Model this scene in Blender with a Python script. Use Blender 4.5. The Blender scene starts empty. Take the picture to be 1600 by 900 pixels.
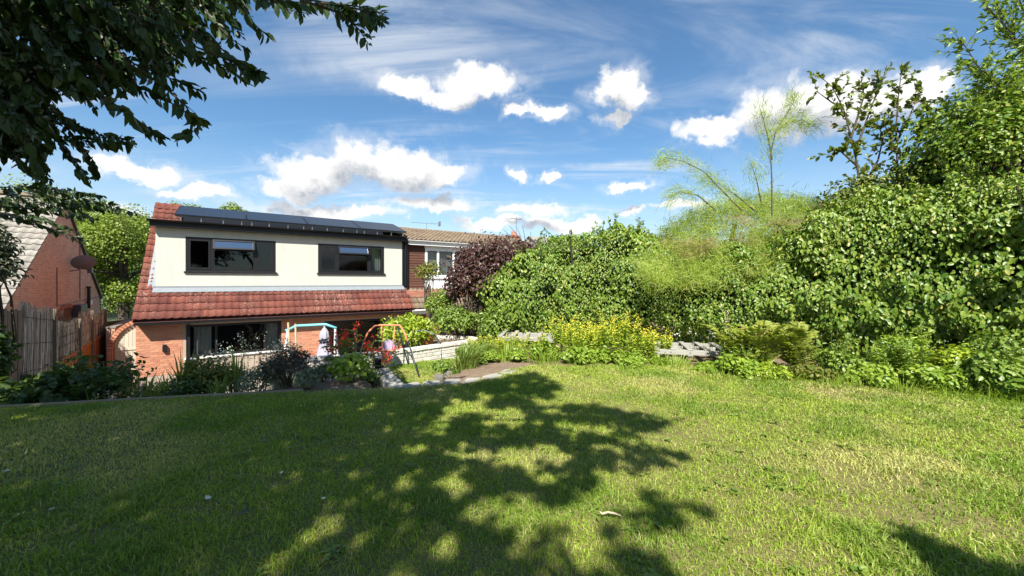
import bpy, math, random
import numpy as np
from mathutils import Vector, Matrix

random.seed(7)
rng = np.random.default_rng(11)
scene = bpy.context.scene
col = scene.collection
R = math.radians

# ------------------------------------------------------------------ camera
F, CX, HY, EYE = 610.0, 800.0, 440.0, 1.55      # focal length in photo pixels, horizon row, eye height
cam_d = bpy.data.cameras.new("camera")
cam = bpy.data.objects.new("camera", cam_d)
col.objects.link(cam)
cam.location = (0, 0, EYE)
cam.rotation_euler = (R(90), 0, 0)
cam_d.sensor_width = 36.0
cam_d.lens = F / 1600 * 36
cam_d.shift_y = -(450 - HY) / 1600
cam_d.clip_start = 0.05
cam_d.clip_end = 3000
scene.camera = cam

# ------------------------------------------------------------------ light
SUN_EL, SUN_AZ = R(46), math.atan2(-0.05, -1.0)   # direction TO the sun, azimuth from +Y towards +X
SUN = Vector((math.sin(SUN_AZ) * math.cos(SUN_EL), math.cos(SUN_AZ) * math.cos(SUN_EL), math.sin(SUN_EL)))
sun_d = bpy.data.lights.new("sun", 'SUN')
sun_d.energy = 5.0
sun_d.angle = R(0.53)
sun_d.color = (1.0, 0.955, 0.88)
sun = bpy.data.objects.new("sun", sun_d)
col.objects.link(sun)
sun.rotation_euler = (-SUN).to_track_quat('-Z', 'Y').to_euler()
sun.location = (0, -20, 30)

scene.view_settings.view_transform = 'Standard'
scene.view_settings.look = 'None'
scene.view_settings.exposure = 1.1
scene.view_settings.gamma = 1.0
scene.view_settings.use_curve_mapping = False
cy = scene.cycles
cy.max_bounces = 6
cy.diffuse_bounces = 3
cy.glossy_bounces = 3
cy.transmission_bounces = 4
cy.transparent_max_bounces = 8
cy.sample_clamp_indirect = 6
cy.caustics_reflective = False
cy.caustics_refractive = False
try:
    cy.use_denoising = True
    cy.denoiser = 'OPENIMAGEDENOISE'
    cy.denoising_input_passes = 'RGB_ALBEDO_NORMAL'
except Exception:
    pass


def px_dir(px, py):
    v = Vector(((px - CX) / F, 1.0, (HY - py) / F)).normalized()
    return math.atan2(v.x, v.y), math.asin(v.z)


# ------------------------------------------------------------------ sky: Nishita with cumulus and cirrus, laid out by compass direction
world = bpy.data.worlds.new("World")
scene.world = world
world.use_nodes = True
nt = world.node_tree
nt.nodes.clear()


class NT:
    def __init__(s, tree):
        s.t = tree

    def n(s, typ, **kw):
        nd = s.t.nodes.new(typ)
        for k, v in kw.items():
            setattr(nd, k, v)
        return nd

    def put(s, sock, v):
        if hasattr(v, 'is_output') or isinstance(v, bpy.types.NodeSocket):
            s.t.links.new(v, sock)
        else:
            sock.default_value = v

    def math(s, op, a, b=None, c=None, clamp=False):
        nd = s.n('ShaderNodeMath', operation=op, use_clamp=clamp)
        s.put(nd.inputs[0], a)
        if b is not None: s.put(nd.inputs[1], b)
        if c is not None: s.put(nd.inputs[2], c)
        return nd.outputs[0]

    def vmath(s, op, a, b=None, c=None):
        nd = s.n('ShaderNodeVectorMath', operation=op)
        s.put(nd.inputs[0], a)
        if b is not None: s.put(nd.inputs[1], b)
        if c is not None: s.put(nd.inputs[2], c)
        return nd.outputs['Value'] if op in ('LENGTH', 'DOT_PRODUCT', 'DISTANCE') else nd.outputs[0]

    def noise(s, vec, scale, detail=4, rough=0.5, dist=0.0, out='Fac'):
        nd = s.n('ShaderNodeTexNoise')
        if vec is not None: s.put(nd.inputs['Vector'], vec)
        nd.inputs['Scale'].default_value = scale
        nd.inputs['Detail'].default_value = detail
        nd.inputs['Roughness'].default_value = rough
        nd.inputs['Distortion'].default_value = dist
        return nd.outputs[out]

    def remap(s, v, a, b, c=0.0, d=1.0, smooth=True):
        nd = s.n('ShaderNodeMapRange', interpolation_type='SMOOTHSTEP' if smooth else 'LINEAR')
        s.put(nd.inputs['Value'], v)
        for k, x in (('From Min', a), ('From Max', b), ('To Min', c), ('To Max', d)):
            s.put(nd.inputs[k], x)
        return nd.outputs['Result']

    def mix(s, fac, a, b, blend='MIX'):
        nd = s.n('ShaderNodeMix', data_type='RGBA', blend_type=blend)
        s.put(nd.inputs[0], fac)
        s.put(nd.inputs[6], a if not isinstance(a, tuple) else (a + (1,))[:4])
        s.put(nd.inputs[7], b if not isinstance(b, tuple) else (b + (1,))[:4])
        return nd.outputs[2]

    def sep(s, v):
        nd = s.n('ShaderNodeSeparateXYZ')
        s.put(nd.inputs[0], v)
        return nd.outputs

    def comb(s, x, y, z):
        nd = s.n('ShaderNodeCombineXYZ')
        for i, v in enumerate((x, y, z)): s.put(nd.inputs[i], v)
        return nd.outputs[0]


w = NT(nt)
sky = w.n('ShaderNodeTexSky', sky_type='NISHITA', sun_disc=False)
sky.sun_elevation = SUN_EL
sky.sun_rotation = SUN_AZ
sky.altitude = 50
sky.air_density = 1.15
sky.dust_density = 0.4
sky.ozone_density = 3.0
tc = w.n('ShaderNodeTexCoord').outputs['Generated']
sx, sy, sz = w.sep(tc)
azel = w.comb(w.math('ARCTAN2', sx, sy), w.math('ARCSINE', sz), 0.0)
# cumulus: (px, py, rx, ry) seen from the lawn, turned into azimuth and elevation
CUM = [(562, 252, 62, 38), (632, 268, 80, 34), (505, 272, 70, 30), (690, 280, 45, 22), (455, 292, 50, 20),
       (752, 132, 62, 24), (705, 152, 44, 16), (632, 128, 42, 22), (850, 173, 46, 14), (806, 177, 22, 8),
       (962, 140, 42, 32), (996, 152, 32, 22), (958, 182, 30, 12),
       (1215, 172, 95, 46), (1115, 203, 62, 20), (1290, 165, 80, 46), (1385, 160, 70, 38), (1455, 140, 50, 26),
       (212, 262, 70, 18), (300, 296, 60, 12), (838, 328, 62, 12), (880, 350, 70, 14), (775, 352, 60, 12), (990, 327, 26, 8),
       (810, 270, 15, 12), (860, 272, 15, 8), (988, 290, 42, 9), (1060, 318, 40, 10), (520, 330, 110, 14), (680, 322, 80, 14),
       (120, 330, 120, 16), (-150, 200, 160, 60), (-420, 320, 200, 50), (1750, 60, 140, 70), (1900, 250, 160, 60)]
blobs = []
for (px, py, rx, ry) in CUM:
    a0, e0 = px_dir(px, py)
    a1, _ = px_dir(px + rx, py)
    _, e1 = px_dir(px, py - ry)
    blobs.append((a0, e0, abs(a1 - a0), abs(e1 - e0)))
for k in range(26):                       # the same kind of cloud all round the sky
    a = R(75) + k * R(210) / 26 + random.uniform(-.05, .05)
    e = random.choice((.08, .15, .3, .5, .75)) + random.uniform(-.04, .04)
    blobs.append((a if a < math.pi else a - 2 * math.pi, e, random.uniform(.08, .2), random.uniform(.03, .08)))
n1 = w.vmath('SUBTRACT', w.noise(tc, 9, 5, .6, out='Color'), (.5, .5, .5))
n2 = w.vmath('SUBTRACT', w.noise(tc, 34, 4, .6, out='Color'), (.5, .5, .5))
warp = w.vmath('ADD', w.vmath('MULTIPLY', n1, (.125, .10, 0)), w.vmath('MULTIPLY', n2, (.045, .040, 0)))
P1 = w.vmath('ADD', azel, warp)
P2 = w.vmath('ADD', P1, (0.0, .045, 0))


def cloud_field(P):
    f = None
    for (a, e, ra, re) in blobs:
        d = w.vmath('LENGTH', w.vmath('MULTIPLY_ADD', P, (1 / ra, 1 / re, 0), (-a / ra, -e / re, 0)))
        f = d if f is None else w.math('MINIMUM', f, d)
    return f


f1, f2 = cloud_field(P1), cloud_field(P2)
soft = w.noise(tc, 15, 5, .6)
ci0 = w.noise(w.vmath('MULTIPLY', tc, (1.0, 1.0, 2.2)), 7, 5, .6, .8)
edge = w.math('ADD', f1, w.math('MULTIPLY_ADD', soft, 1.15, -.575))
dens = w.math('MAXIMUM', w.remap(edge, 1.22, .60), w.math('MULTIPLY', w.math('MULTIPLY', w.remap(edge, 1.75, .95), w.remap(ci0, .38, .66)), .34))
under = w.remap(f2, 1.05, .35)
bill = w.noise(w.vmath('ADD', tc, w.vmath('MULTIPLY', n2, (.1, .1, .1))), 22, 5, .6)
lum = w.math('SUBTRACT', 1.0, w.math('MULTIPLY', under, w.remap(bill, .3, .68, 1.0, .62)))
cum_col = w.mix(lum, (.40, .44, .51), (1.0, .99, .97))
# cirrus: streaks on a high flat layer
pl = w.vmath('DIVIDE', tc, w.comb(w.math('ADD', sz, .16), w.math('ADD', sz, .16), 1.0))
mp = w.n('ShaderNodeMapping')
w.put(mp.inputs['Vector'], pl)
mp.inputs['Rotation'].default_value = (0, 0, R(-38))
mp.inputs['Scale'].default_value = (.42, 2.1, 0)
ci = w.noise(mp.outputs[0], 1.25, 8, .62, 1.3)
cv = w.noise(pl, .75, 3, .5)
veil = None                              # where the high streaks are thickest
for (px, py, rx, ry) in ((580, 60, 260, 100), (1340, 40, 280, 90), (960, 212, 110, 24), (690, 225, 200, 36), (240, 225, 280, 70), (640, 330, 460, 50), (960, 275, 160, 30), (-200, 60, 300, 120), (1800, 120, 250, 160)):
    a0, e0 = px_dir(px, py); ra = abs(px_dir(px + rx, py)[0] - a0); re = abs(px_dir(px, py - ry)[1] - e0)
    d = w.vmath('LENGTH', w.vmath('MULTIPLY_ADD', P1, (1 / ra, 1 / re, 0), (-a0 / ra, -e0 / re, 0)))
    veil = d if veil is None else w.math('MINIMUM', veil, d)
veil = w.remap(veil, 1.35, .2)
cir = w.math('MULTIPLY', w.remap(ci, .40, .76), w.math('MAXIMUM', w.math('MULTIPLY', w.remap(cv, .40, .66), .45), veil))
low = w.remap(sz, .34, .0, 0.0, .60)
cir = w.math('MAXIMUM', w.math('MULTIPLY', cir, .85), w.math('MULTIPLY', low, w.remap(ci, .2, .7, .5, 1.0)))
cir = w.math('MULTIPLY', cir, w.remap(sz, -.02, .03))
dens = w.math('MULTIPLY', dens, w.remap(sz, -.02, .02))
bg1 = w.n('ShaderNodeBackground'); bg1.inputs['Strength'].default_value = 0.075
w.put(bg1.inputs['Color'], w.mix(1.0, sky.outputs[0], (.68, .90, 1.0), 'MULTIPLY'))
bg2 = w.n('ShaderNodeBackground'); bg2.inputs['Strength'].default_value = 0.47
bg2.inputs['Color'].default_value = (.90, .95, 1.0, 1)
bg3 = w.n('ShaderNodeBackground'); bg3.inputs['Strength'].default_value = 0.53
w.put(bg3.inputs['Color'], cum_col)
ms1 = w.n('ShaderNodeMixShader'); ms2 = w.n('ShaderNodeMixShader')
w.put(ms1.inputs[0], cir); w.put(ms1.inputs[1], bg1.outputs[0]); w.put(ms1.inputs[2], bg2.outputs[0])
w.put(ms2.inputs[0], dens); w.put(ms2.inputs[1], ms1.outputs[0]); w.put(ms2.inputs[2], bg3.outputs[0])
wo = w.n('ShaderNodeOutputWorld')
w.put(wo.inputs['Surface'], ms2.outputs[0])
world.cycles.sampling_method = 'MANUAL'
world.cycles.sample_map_resolution = 512


# ------------------------------------------------------------------ places
def W3(px, py, Y):
    return Vector(((px - CX) / F * Y, Y, EYE + (HY - py) / F * Y))


def G(px, py, z=0.0):
    Y = (EYE - z) * F / (py - HY)
    return Vector(((px - CX) / F * Y, Y, z))


TH = math.atan2(.584, .812)                     # the houses stand at this angle to the view
DX, DY = math.cos(TH), math.sin(TH)


def H(c, t, z=0.0):                             # along the facade, away from the garden, up
    return Vector((DX * c - DY * t, DY * c + DX * t, z))


def ct(x, y):
    return DX * x + DY * y, -DY * x + DX * y


def sstep(a, b, x):
    u = np.clip((x - a) / (b - a), 0, 1)
    return u * u * (3 - 2 * u)


def terrain(x, y):
    x = np.asarray(x, float); y = np.asarray(y, float)
    c, t = ct(x, y)
    left = -.03 - 1.97 * sstep(6.2, 13.0, t)
    right = -.03 - 1.97 * sstep(11.5, 16.0, t)
    k = sstep(2.2, 4.6, c)
    z = left * (1 - k) + right * k
    lawn_edge = 4.9 + .10 * (x + 6.2) + .45 * sstep(-1.5, .5, x) * 2
    z = np.where(y < lawn_edge - .25, -.03, z)
    hollow = sstep(-2.95, -2.6, x + .42 * (y - 7.6)) * sstep(-.90, -1.12, x) * sstep(5.75, 6.05, y) * sstep(10.0, 9.4, y)
    return np.where(hollow > 0, z * (1 - hollow) + np.minimum(z, -.42) * hollow, z)


# ------------------------------------------------------------------ numpy value noise
def vnoise(P, scale=1.0, seed=0):
    P = np.atleast_2d(np.asarray(P, float)) * scale
    if P.shape[1] == 2: P = np.c_[P, np.zeros(len(P))]
    i = np.floor(P).astype(np.int64); f = P - i
    f = f * f * (3 - 2 * f)

    def h(a, b, c):
        n = (a * 73856093) ^ (b * 19349663) ^ (c * 83492791) ^ (seed * 2654435761)
        n = (n ^ (n >> 13)) * 1274126177
        return ((n ^ (n >> 16)) & 0xffff) / 65535.0
    r = 0
    for dx in (0, 1):
        for dy in (0, 1):
            for dz in (0, 1):
                wgt = (f[:, 0] if dx else 1 - f[:, 0]) * (f[:, 1] if dy else 1 - f[:, 1]) * (f[:, 2] if dz else 1 - f[:, 2])
                r = r + wgt * h(i[:, 0] + dx, i[:, 1] + dy, i[:, 2] + dz)
    return r


def fbm(P, scale, seed=0, oct=3):
    return sum(vnoise(P, scale * 2 ** k, seed + k) * .5 ** k for k in range(oct)) / sum(.5 ** k for k in range(oct))


def unit(v):
    return v / np.maximum(np.linalg.norm(v, axis=-1, keepdims=True), 1e-9)


def rdir(n):
    return unit(rng.normal(size=(n, 3)))


# ------------------------------------------------------------------ materials
MATS = {}


def material(name):
    m = bpy.data.materials.new(name); m.use_nodes = True
    m.node_tree.nodes.clear()
    k = NT(m.node_tree)
    MATS[name] = m
    return m, k


def finish(k, color, rough=.6, bump=None, bstr=.3, bdist=.01, spec=.4, metal=0.0, trans=0.0, tcol=None, nrm=None):
    b = k.n('ShaderNodeBsdfPrincipled')
    k.put(b.inputs['Base Color'], color if not isinstance(color, tuple) else (color + (1,))[:4])
    k.put(b.inputs['Roughness'], rough)
    b.inputs['Specular IOR Level'].default_value = spec
    b.inputs['Metallic'].default_value = metal
    if bump is not None:
        bn = k.n('ShaderNodeBump'); bn.inputs['Strength'].default_value = bstr; bn.inputs['Distance'].default_value = bdist
        k.put(bn.inputs['Height'], bump); k.put(b.inputs['Normal'], bn.outputs[0])
    o = k.n('ShaderNodeOutputMaterial')
    if trans > 0:
        t = k.n('ShaderNodeBsdfTranslucent')
        c = tcol if tcol is not None else color
        k.put(t.inputs['Color'], c if not isinstance(c, tuple) else (c + (1,))[:4])
        ms = k.n('ShaderNodeMixShader'); ms.inputs[0].default_value = trans
        k.put(ms.inputs[1], b.outputs[0]); k.put(ms.inputs[2], t.outputs[0]); k.put(o.inputs[0], ms.outputs[0])
    else:
        k.put(o.inputs[0], b.outputs[0])


def obj_co(k): return k.n('ShaderNodeTexCoord').outputs['Object']
def pos(k): return k.n('ShaderNodeNewGeometry').outputs['Position']
def orand(k): return k.n('ShaderNodeObjectInfo').outputs['Random']


def plain(name, c, rough=.6, spec=.4, var=.15, scale=8, metal=0.0, bump=0.0):
    m, k = material(name)
    n = k.noise(obj_co(k), scale, 5, .6)
    colr = k.mix(n, tuple(x * (1 - var) for x in c), tuple(min(1, x * (1 + var)) for x in c))
    finish(k, colr, rough, n if bump else None, bump, .01, spec, metal)
    return m


def leafmat(name, c1, c2, c3=None, f3=.1, rough=.42, spec=.45, trans=.3, scale=1.3):
    """leaf colours: c1..c2 by leaf, some leaves c3"""
    m, k = material(name)
    at = k.n('ShaderNodeAttribute'); at.attribute_name = 'rnd'
    inf = orand(k)
    r = k.math('FRACT', k.math('ADD', at.outputs['Fac'], inf))
    n = k.noise(pos(k), scale, 2, .5)
    r2 = k.math('MULTIPLY_ADD', k.math('SUBTRACT', n, .5), 1.0, r, clamp=True)
    c = k.mix(r2, c1, c2)
    if c3 is not None:
        c = k.mix(k.remap(r, 1 - f3, 1 - f3 + .02), c, c3)
    tc_ = k.mix(1.0, c, (1.5, 1.55, .6), 'MULTIPLY')
    finish(k, c, rough, spec=spec, trans=trans, tcol=tc_)
    return m


def brickmat(name, c1, c2, mortar, axis='x', bw=.225, bh=.075, dark=(.12, .05, .04)):
    m, k = material(name)
    x, y, z = k.sep(obj_co(k))
    v = k.comb(x if axis == 'x' else y, z, 0.0)
    b = k.n('ShaderNodeTexBrick')
    k.put(b.inputs['Vector'], v)
    b.inputs['Scale'].default_value = 1.0
    b.inputs['Brick Width'].default_value = bw
    b.inputs['Row Height'].default_value = bh
    b.inputs['Mortar Size'].default_value = .006
    b.inputs['Mortar Smooth'].default_value = .2
    b.inputs['Color1'].default_value = c1 + (1,)
    b.inputs['Color2'].default_value = c2 + (1,)
    b.inputs['Mortar'].default_value = mortar + (1,)
    n = k.noise(v, 5, 4, .6)
    n2 = k.noise(v, .8, 3, .6)
    c = k.mix(k.remap(n, .55, .75, 0, .6), b.outputs[0], dark)
    c = k.mix(k.remap(n2, .4, .75, 0, .35), c, tuple(.6 * q for q in c1))
    h = k.math('SUBTRACT', k.math('MULTIPLY', n, .3), b.outputs['Fac'])
    finish(k, c, .85, h, .6, .012, .2)
    return m


def tilemat(name, c1, c2, wear, moss, wf=.5):
    m, k = material(name)
    r = orand(k)
    o = obj_co(k)
    wv = k.vmath('ADD', o, k.comb(k.math('MULTIPLY', r, 37.0), k.math('MULTIPLY', r, 11.0), 0.0))
    x, y, z = k.sep(wv)
    n = k.noise(k.comb(k.math('MULTIPLY', x, 2.2), k.math('MULTIPLY', y, .8), z), 14, 4, .65)
    big = k.noise(pos(k), .9, 3, .6)
    c = k.mix(r, c1, c2)
    c = k.mix(k.math('MULTIPLY', k.remap(n, .5, .66), k.remap(big, .4, .62, 0.0, wf)), c, wear)
    n3 = k.noise(pos(k), 6, 3, .6)
    c = k.mix(k.remap(n3, .6, .75, 0, .5), c, moss)
    finish(k, c, .88, n, .4, .012, .15)
    return m


def reedmat(name, c1, c2, c3):
    m, k = material(name)
    at = k.n('ShaderNodeAttribute'); at.attribute_name = 'rnd'
    c = k.mix(k.remap(at.outputs['Fac'], 0, .6), c1, c2)
    c = k.mix(k.remap(at.outputs['Fac'], .75, .8), c, c3)
    finish(k, c, .8, spec=.2)
    return m


def woodmat(name, c1, c2, axis=2, rough=.8):
    m, k = material(name)
    o = obj_co(k)
    s = [14, 14, 14]; s[axis] = 1.2
    r = orand(k)
    n = k.noise(k.vmath('ADD', k.vmath('MULTIPLY', o, tuple(s)), k.comb(k.math('MULTIPLY', r, 50.0), 0.0, 0.0)), 2.2, 5, .65)
    c = k.mix(n, c1, c2)
    c = k.mix(k.math('MULTIPLY', r, .45), c, tuple(.6 * q for q in c1))
    finish(k, c, rough, n, .4, .01, .25)
    return m


plain('render_cream', (.74, .71, .60), .9, .2, .06, 60, bump=.25)
m, k = material('render_wall')
o = obj_co(k)
fine = k.noise(o, 70, 3, .7)
st = k.noise(k.vmath('MULTIPLY', o, (3.0, 3.0, .7)), 1.4, 5, .65)
c = k.mix(k.remap(st, .42, .75, 0, .38), (.50, .49, .43), (.36, .345, .29))
c = k.mix(k.remap(fine, .3, .7, 0, .16), c, (.5, .47, .38))
finish(k, c, .92, fine, .5, .012, .15)
brickmat('brick_gable', (.66, .38, .25), (.54, .28, .18), (.68, .57, .45), 'y', dark=(.36, .20, .14))
brickmat('brick_house_side', (.40, .15, .085), (.31, .10, .06), (.36, .28, .22), 'x')
plain('mortar', (.36, .29, .23), .9, .15, .15, 30)
m, k = material('brick_piece')
r = orand(k)
n = k.noise(obj_co(k), 30, 4, .6)
c = k.mix(r, (.52, .235, .135), (.38, .15, .09))
c = k.mix(k.remap(n, .45, .7, 0, .5), c, (.58, .34, .22))
finish(k, c, .85, n, .4, .01, .2)
m, k = material('white_brick')
r = orand(k)
n = k.noise(pos(k), 9, 5, .65)
c = k.mix(r, (.62, .60, .53), (.50, .475, .41))
c = k.mix(k.remap(n, .52, .7, 0, .75), c, (.30, .275, .21))
finish(k, c, .85, n, .4, .015, .2)
tilemat('tile_red', (.185, .062, .043), (.110, .038, .030), (.36, .25, .20), (.06, .04, .03), .75)
tilemat('tile_tan', (.20, .15, .10), (.145, .105, .07), (.33, .28, .22), (.10, .085, .055), .6)
tilemat('tile_grey', (.30, .275, .235), (.22, .20, .17), (.46, .44, .40), (.10, .095, .075), .7)
plain('black_plastic', (.007, .0075, .009), .4, .3, .2, 5)
plain('anthracite', (.011, .011, .0125), .4, .35, .15, 6)
plain('vent_grey', (.055, .056, .06), .4, .4, .1, 6)
plain('white_plastic', (.78, .78, .76), .4, .4, .05, 6)
plain('lead', (.20, .22, .235), .55, .4, .25, 9, bump=.2)
plain('curtain', (.80, .80, .78), .9, .1, .05, 9)
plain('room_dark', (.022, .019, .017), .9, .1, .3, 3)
plain('metal_grey', (.30, .31, .32), .35, .5, .15, 9, metal=.6)
plain('dish_grey', (.13, .13, .135), .5, .4, .15, 9)
plain('alu', (.65, .66, .67), .35, .5, .05, 9, metal=.8)
m, k = material('solar')
x, y, z = k.sep(obj_co(k))
gx = k.math('PINGPONG', x, .083); gy = k.math('PINGPONG', y, .083)
ln = k.math('LESS_THAN', k.math('MINIMUM', gx, gy), .003)
finish(k, k.mix(ln, (.012, .013, .018), (.03, .032, .038)), .3, spec=.35)
m, k = material('pane_open')                  # the tilted vents mirror the sky above
gl = k.n('ShaderNodeBsdfGlossy'); gl.inputs['Roughness'].default_value = .02
gl.inputs['Color'].default_value = (.9, .94, .97, 1)
di = k.n('ShaderNodeBsdfDiffuse'); di.inputs['Color'].default_value = (.02, .022, .025, 1)
ms = k.n('ShaderNodeMixShader'); ms.inputs[0].default_value = .42
k.put(ms.inputs[1], di.outputs[0]); k.put(ms.inputs[2], gl.outputs[0])
k.put(k.n('ShaderNodeOutputMaterial').inputs[0], ms.outputs[0])
m, k = material('pane')
gl = k.n('ShaderNodeBsdfGlossy'); gl.inputs['Roughness'].default_value = .015
gl.inputs['Color'].default_value = (.92, .95, .97, 1)
tr = k.n('ShaderNodeBsdfTransparent'); tr.inputs['Color'].default_value = (.72, .75, .74, 1)
lw = k.n('ShaderNodeFresnel'); lw.inputs['IOR'].default_value = 1.5
ms = k.n('ShaderNodeMixShader')
k.put(ms.inputs[0], k.math('MULTIPLY_ADD', lw.outputs[0], .75, .0, clamp=True))
k.put(ms.inputs[1], tr.outputs[0]); k.put(ms.inputs[2], gl.outputs[0])
k.put(k.n('ShaderNodeOutputMaterial').inputs[0], ms.outputs[0])
woodmat('cladding', (.085, .036, .024), (.13, .058, .04), 0)
woodmat('fence_orange', (.42, .15, .045), (.30, .095, .03), 2)
woodmat('fence_old', (.20, .165, .12), (.12, .095, .065), 2)
reedmat('willow', (.13, .11, .085), (.34, .305, .25), (.54, .50, .43))
woodmat('gate_pale', (.58, .53, .42), (.46, .40, .30), 2)
woodmat('pallet_wood', (.40, .385, .345), (.27, .255, .22), 0)
woodmat('edging', (.33, .27, .18), (.22, .17, .11), 0)
woodmat('bark', (.085, .065, .048), (.045, .034, .026), 2)
woodmat('twig', (.10, .075, .05), (.06, .045, .03), 2)
plain('green_stem', (.09, .15, .035), .6, .3, .25, 20)
plain('dry_stem', (.45, .36, .20), .7, .2, .25, 20)
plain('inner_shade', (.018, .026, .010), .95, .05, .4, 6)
m, k = material('stone')
n = k.noise(obj_co(k), 7, 6, .65)
r = orand(k)
c = k.mix(n, (.17, .16, .135), (.08, .075, .06))
c = k.mix(k.math('MULTIPLY', r, .3), c, (.5, .45, .36))
finish(k, c, .9, n, .6, .02, .2)
m, k = material('pale_stone')
n = k.noise(pos(k), 9, 6, .65)
c = k.mix(n, (.34, .325, .29), (.21, .20, .175))
c = k.mix(k.math('MULTIPLY', orand(k), .3), c, (.5, .45, .36))
finish(k, c, .9, n, .6, .02, .2)
m, k = material('soil')
p_ = pos(k)
n = k.noise(p_, 7, 7, .7); n2 = k.noise(p_, 60, 3, .7)
c = k.mix(n, (.17, .12, .08), (.31, .23, .155))
c = k.mix(k.remap(n2, .55, .75, 0, .6), c, (.27, .20, .13))
finish(k, c, .95, k.math('ADD', n, k.math('MULTIPLY', n2, .5)), .9, .05, .1)
m, k = material('lawn_soil')
p_ = pos(k)
n = k.noise(p_, 2.2, 5, .6); n2 = k.noise(p_, 40, 4, .7)
c = k.mix(n2, (.12, .12, .04), (.26, .22, .09))
c = k.mix(k.remap(n, .55, .72, 0, .8), c, (.24, .18, .085))
finish(k, c, .95, n2, .8, .03, .1)
m, k = material('patio')
p_ = pos(k)
n = k.noise(p_, 3, 6, .6)
finish(k, k.mix(n, (.33, .30, .25), (.22, .20, .17)), .9, n, .3, .02, .2)
m, k = material('far_ground')
p_ = pos(k)
n = k.noise(p_, .2, 5, .6)
finish(k, k.mix(n, (.05, .075, .025), (.09, .10, .04)), .95)
# grass blades: green to straw, drier in patches of the lawn
m, k = material('grass_blade')
at = k.n('ShaderNodeAttribute'); at.attribute_name = 'rnd'
dry = k.n('ShaderNodeAttribute'); dry.attribute_name = 'dry'
c = k.mix(at.outputs['Fac'], (.21, .315, .026), (.35, .44, .052))
straw = k.mix(at.outputs['Fac'], (.68, .58, .27), (.55, .49, .18))
tone = k.n('ShaderNodeAttribute'); tone.attribute_name = 'tone'
c = k.mix(k.math('MULTIPLY', tone.outputs['Fac'], .6), c, (.13, .24, .022))
c = k.mix(dry.outputs['Fac'], c, straw)
finish(k, c, .5, spec=.35, trans=.35, tcol=k.mix(1.0, c, (1.3, 1.3, .6), 'MULTIPLY'))
leafmat('leaf_cherry', (.022, .048, .012), (.038, .070, .018), (.08, .11, .03), .05, .45, .3, .2)
leafmat('leaf_crown', (.020, .050, .012), (.038, .075, .018), None, 0, .5, .3, .22)
leafmat('leaf_hedge', (.085, .17, .017), (.25, .325, .045), (.36, .36, .09), .07, .40, .4, .3, .8)
leafmat('leaf_far', (.13, .20, .025), (.24, .29, .05), None, 0, .5, .35, .3, .4)
leafmat('leaf_far_dark', (.09, .15, .02), (.18, .23, .035), None, 0, .5, .35, .3, .4)
leafmat('leaf_purple', (.06, .026, .028), (.115, .055, .045), (.12, .09, .05), .12, .45, .4, .25)
leafmat('leaf_lime', (.22, .32, .022), (.34, .40, .035), None, 0, .4, .5, .3)
leafmat('leaf_bush', (.095, .17, .023), (.23, .305, .05), None, 0, .42, .45, .3)
leafmat('leaf_thorn', (.085, .13, .020), (.20, .24, .05), (.13, .09, .04), .08, .45, .4, .25)
leafmat('leaf_bed', (.030, .070, .014), (.085, .13, .028), None, 0, .45, .4, .3)
leafmat('leaf_gold', (.10, .14, .02), (.20, .19, .03), None, 0, .45, .4, .3)
leafmat('leaf_grey', (.14, .17, .10), (.24, .26, .16), None, 0, .6, .3, .25)
leafmat('leaf_heather', (.055, .045, .034), (.10, .085, .055), (.22, .16, .14), .12, .6, .3, .2)
leafmat('leaf_grey_dark', (.06, .075, .045), (.12, .135, .085), None, 0, .6, .3, .2)
leafmat('leaf_fresh', (.17, .28, .028), (.30, .38, .05), None, 0, .42, .45, .35)
leafmat('leaf_blade', (.10, .17, .025), (.22, .28, .055), None, 0, .42, .45, .3)
leafmat('leaf_fern', (.22, .28, .04), (.36, .38, .075), (.32, .24, .09), .06, .5, .35, .35)
leafmat('feather', (.24, .34, .06), (.42, .48, .11), (.46, .38, .18), .06, .6, .25, .45)
leafmat('feather_dry', (.36, .28, .14), (.28, .24, .10), None, 0, .7, .2, .35)
leafmat('petal_yellow', (.66, .56, .03), (.78, .70, .08), None, 0, .5, .3, .3)
leafmat('petal_red', (.62, .030, .020), (.75, .075, .05), None, 0, .5, .3, .3)
leafmat('petal_white', (.72, .72, .66), (.80, .80, .74), None, 0, .5, .3, .3)
leafmat('petal_pink', (.60, .36, .34), (.66, .50, .42), None, 0, .5, .3, .3)
leafmat('dead_leaf', (.30, .22, .11), (.42, .33, .2), None, 0, .7, .2, .2)
plain('pale_leaf', (.62, .56, .42), .7, .2, .12, 30)
plain('dark_leaf', (.035, .055, .025), .5, .4, .2, 30)
plain('brown_leaf', (.30, .12, .05), .7, .2, .2, 30)
plain('stick_wood', (.50, .40, .26), .8, .2, .25, 20)
plain('teal_paint', (.16, .48, .52), .4, .4, .1, 8)
plain('orange_paint', (.62, .20, .09), .4, .4, .1, 8)
plain('leg_steel', (.028, .032, .045), .4, .5, .2, 8)
plain('pale_steel', (.42, .45, .45), .4, .5, .1, 8)
plain('parasol_cloth', (.33, .32, .38), .9, .1, .15, 10)
plain('seat_lilac', (.36, .29, .40), .6, .3, .15, 10)
plain('blue_plastic', (.10, .38, .62), .4, .4, .1, 8)
plain('terracotta', (.45, .16, .08), .8, .2, .15, 10)


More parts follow.
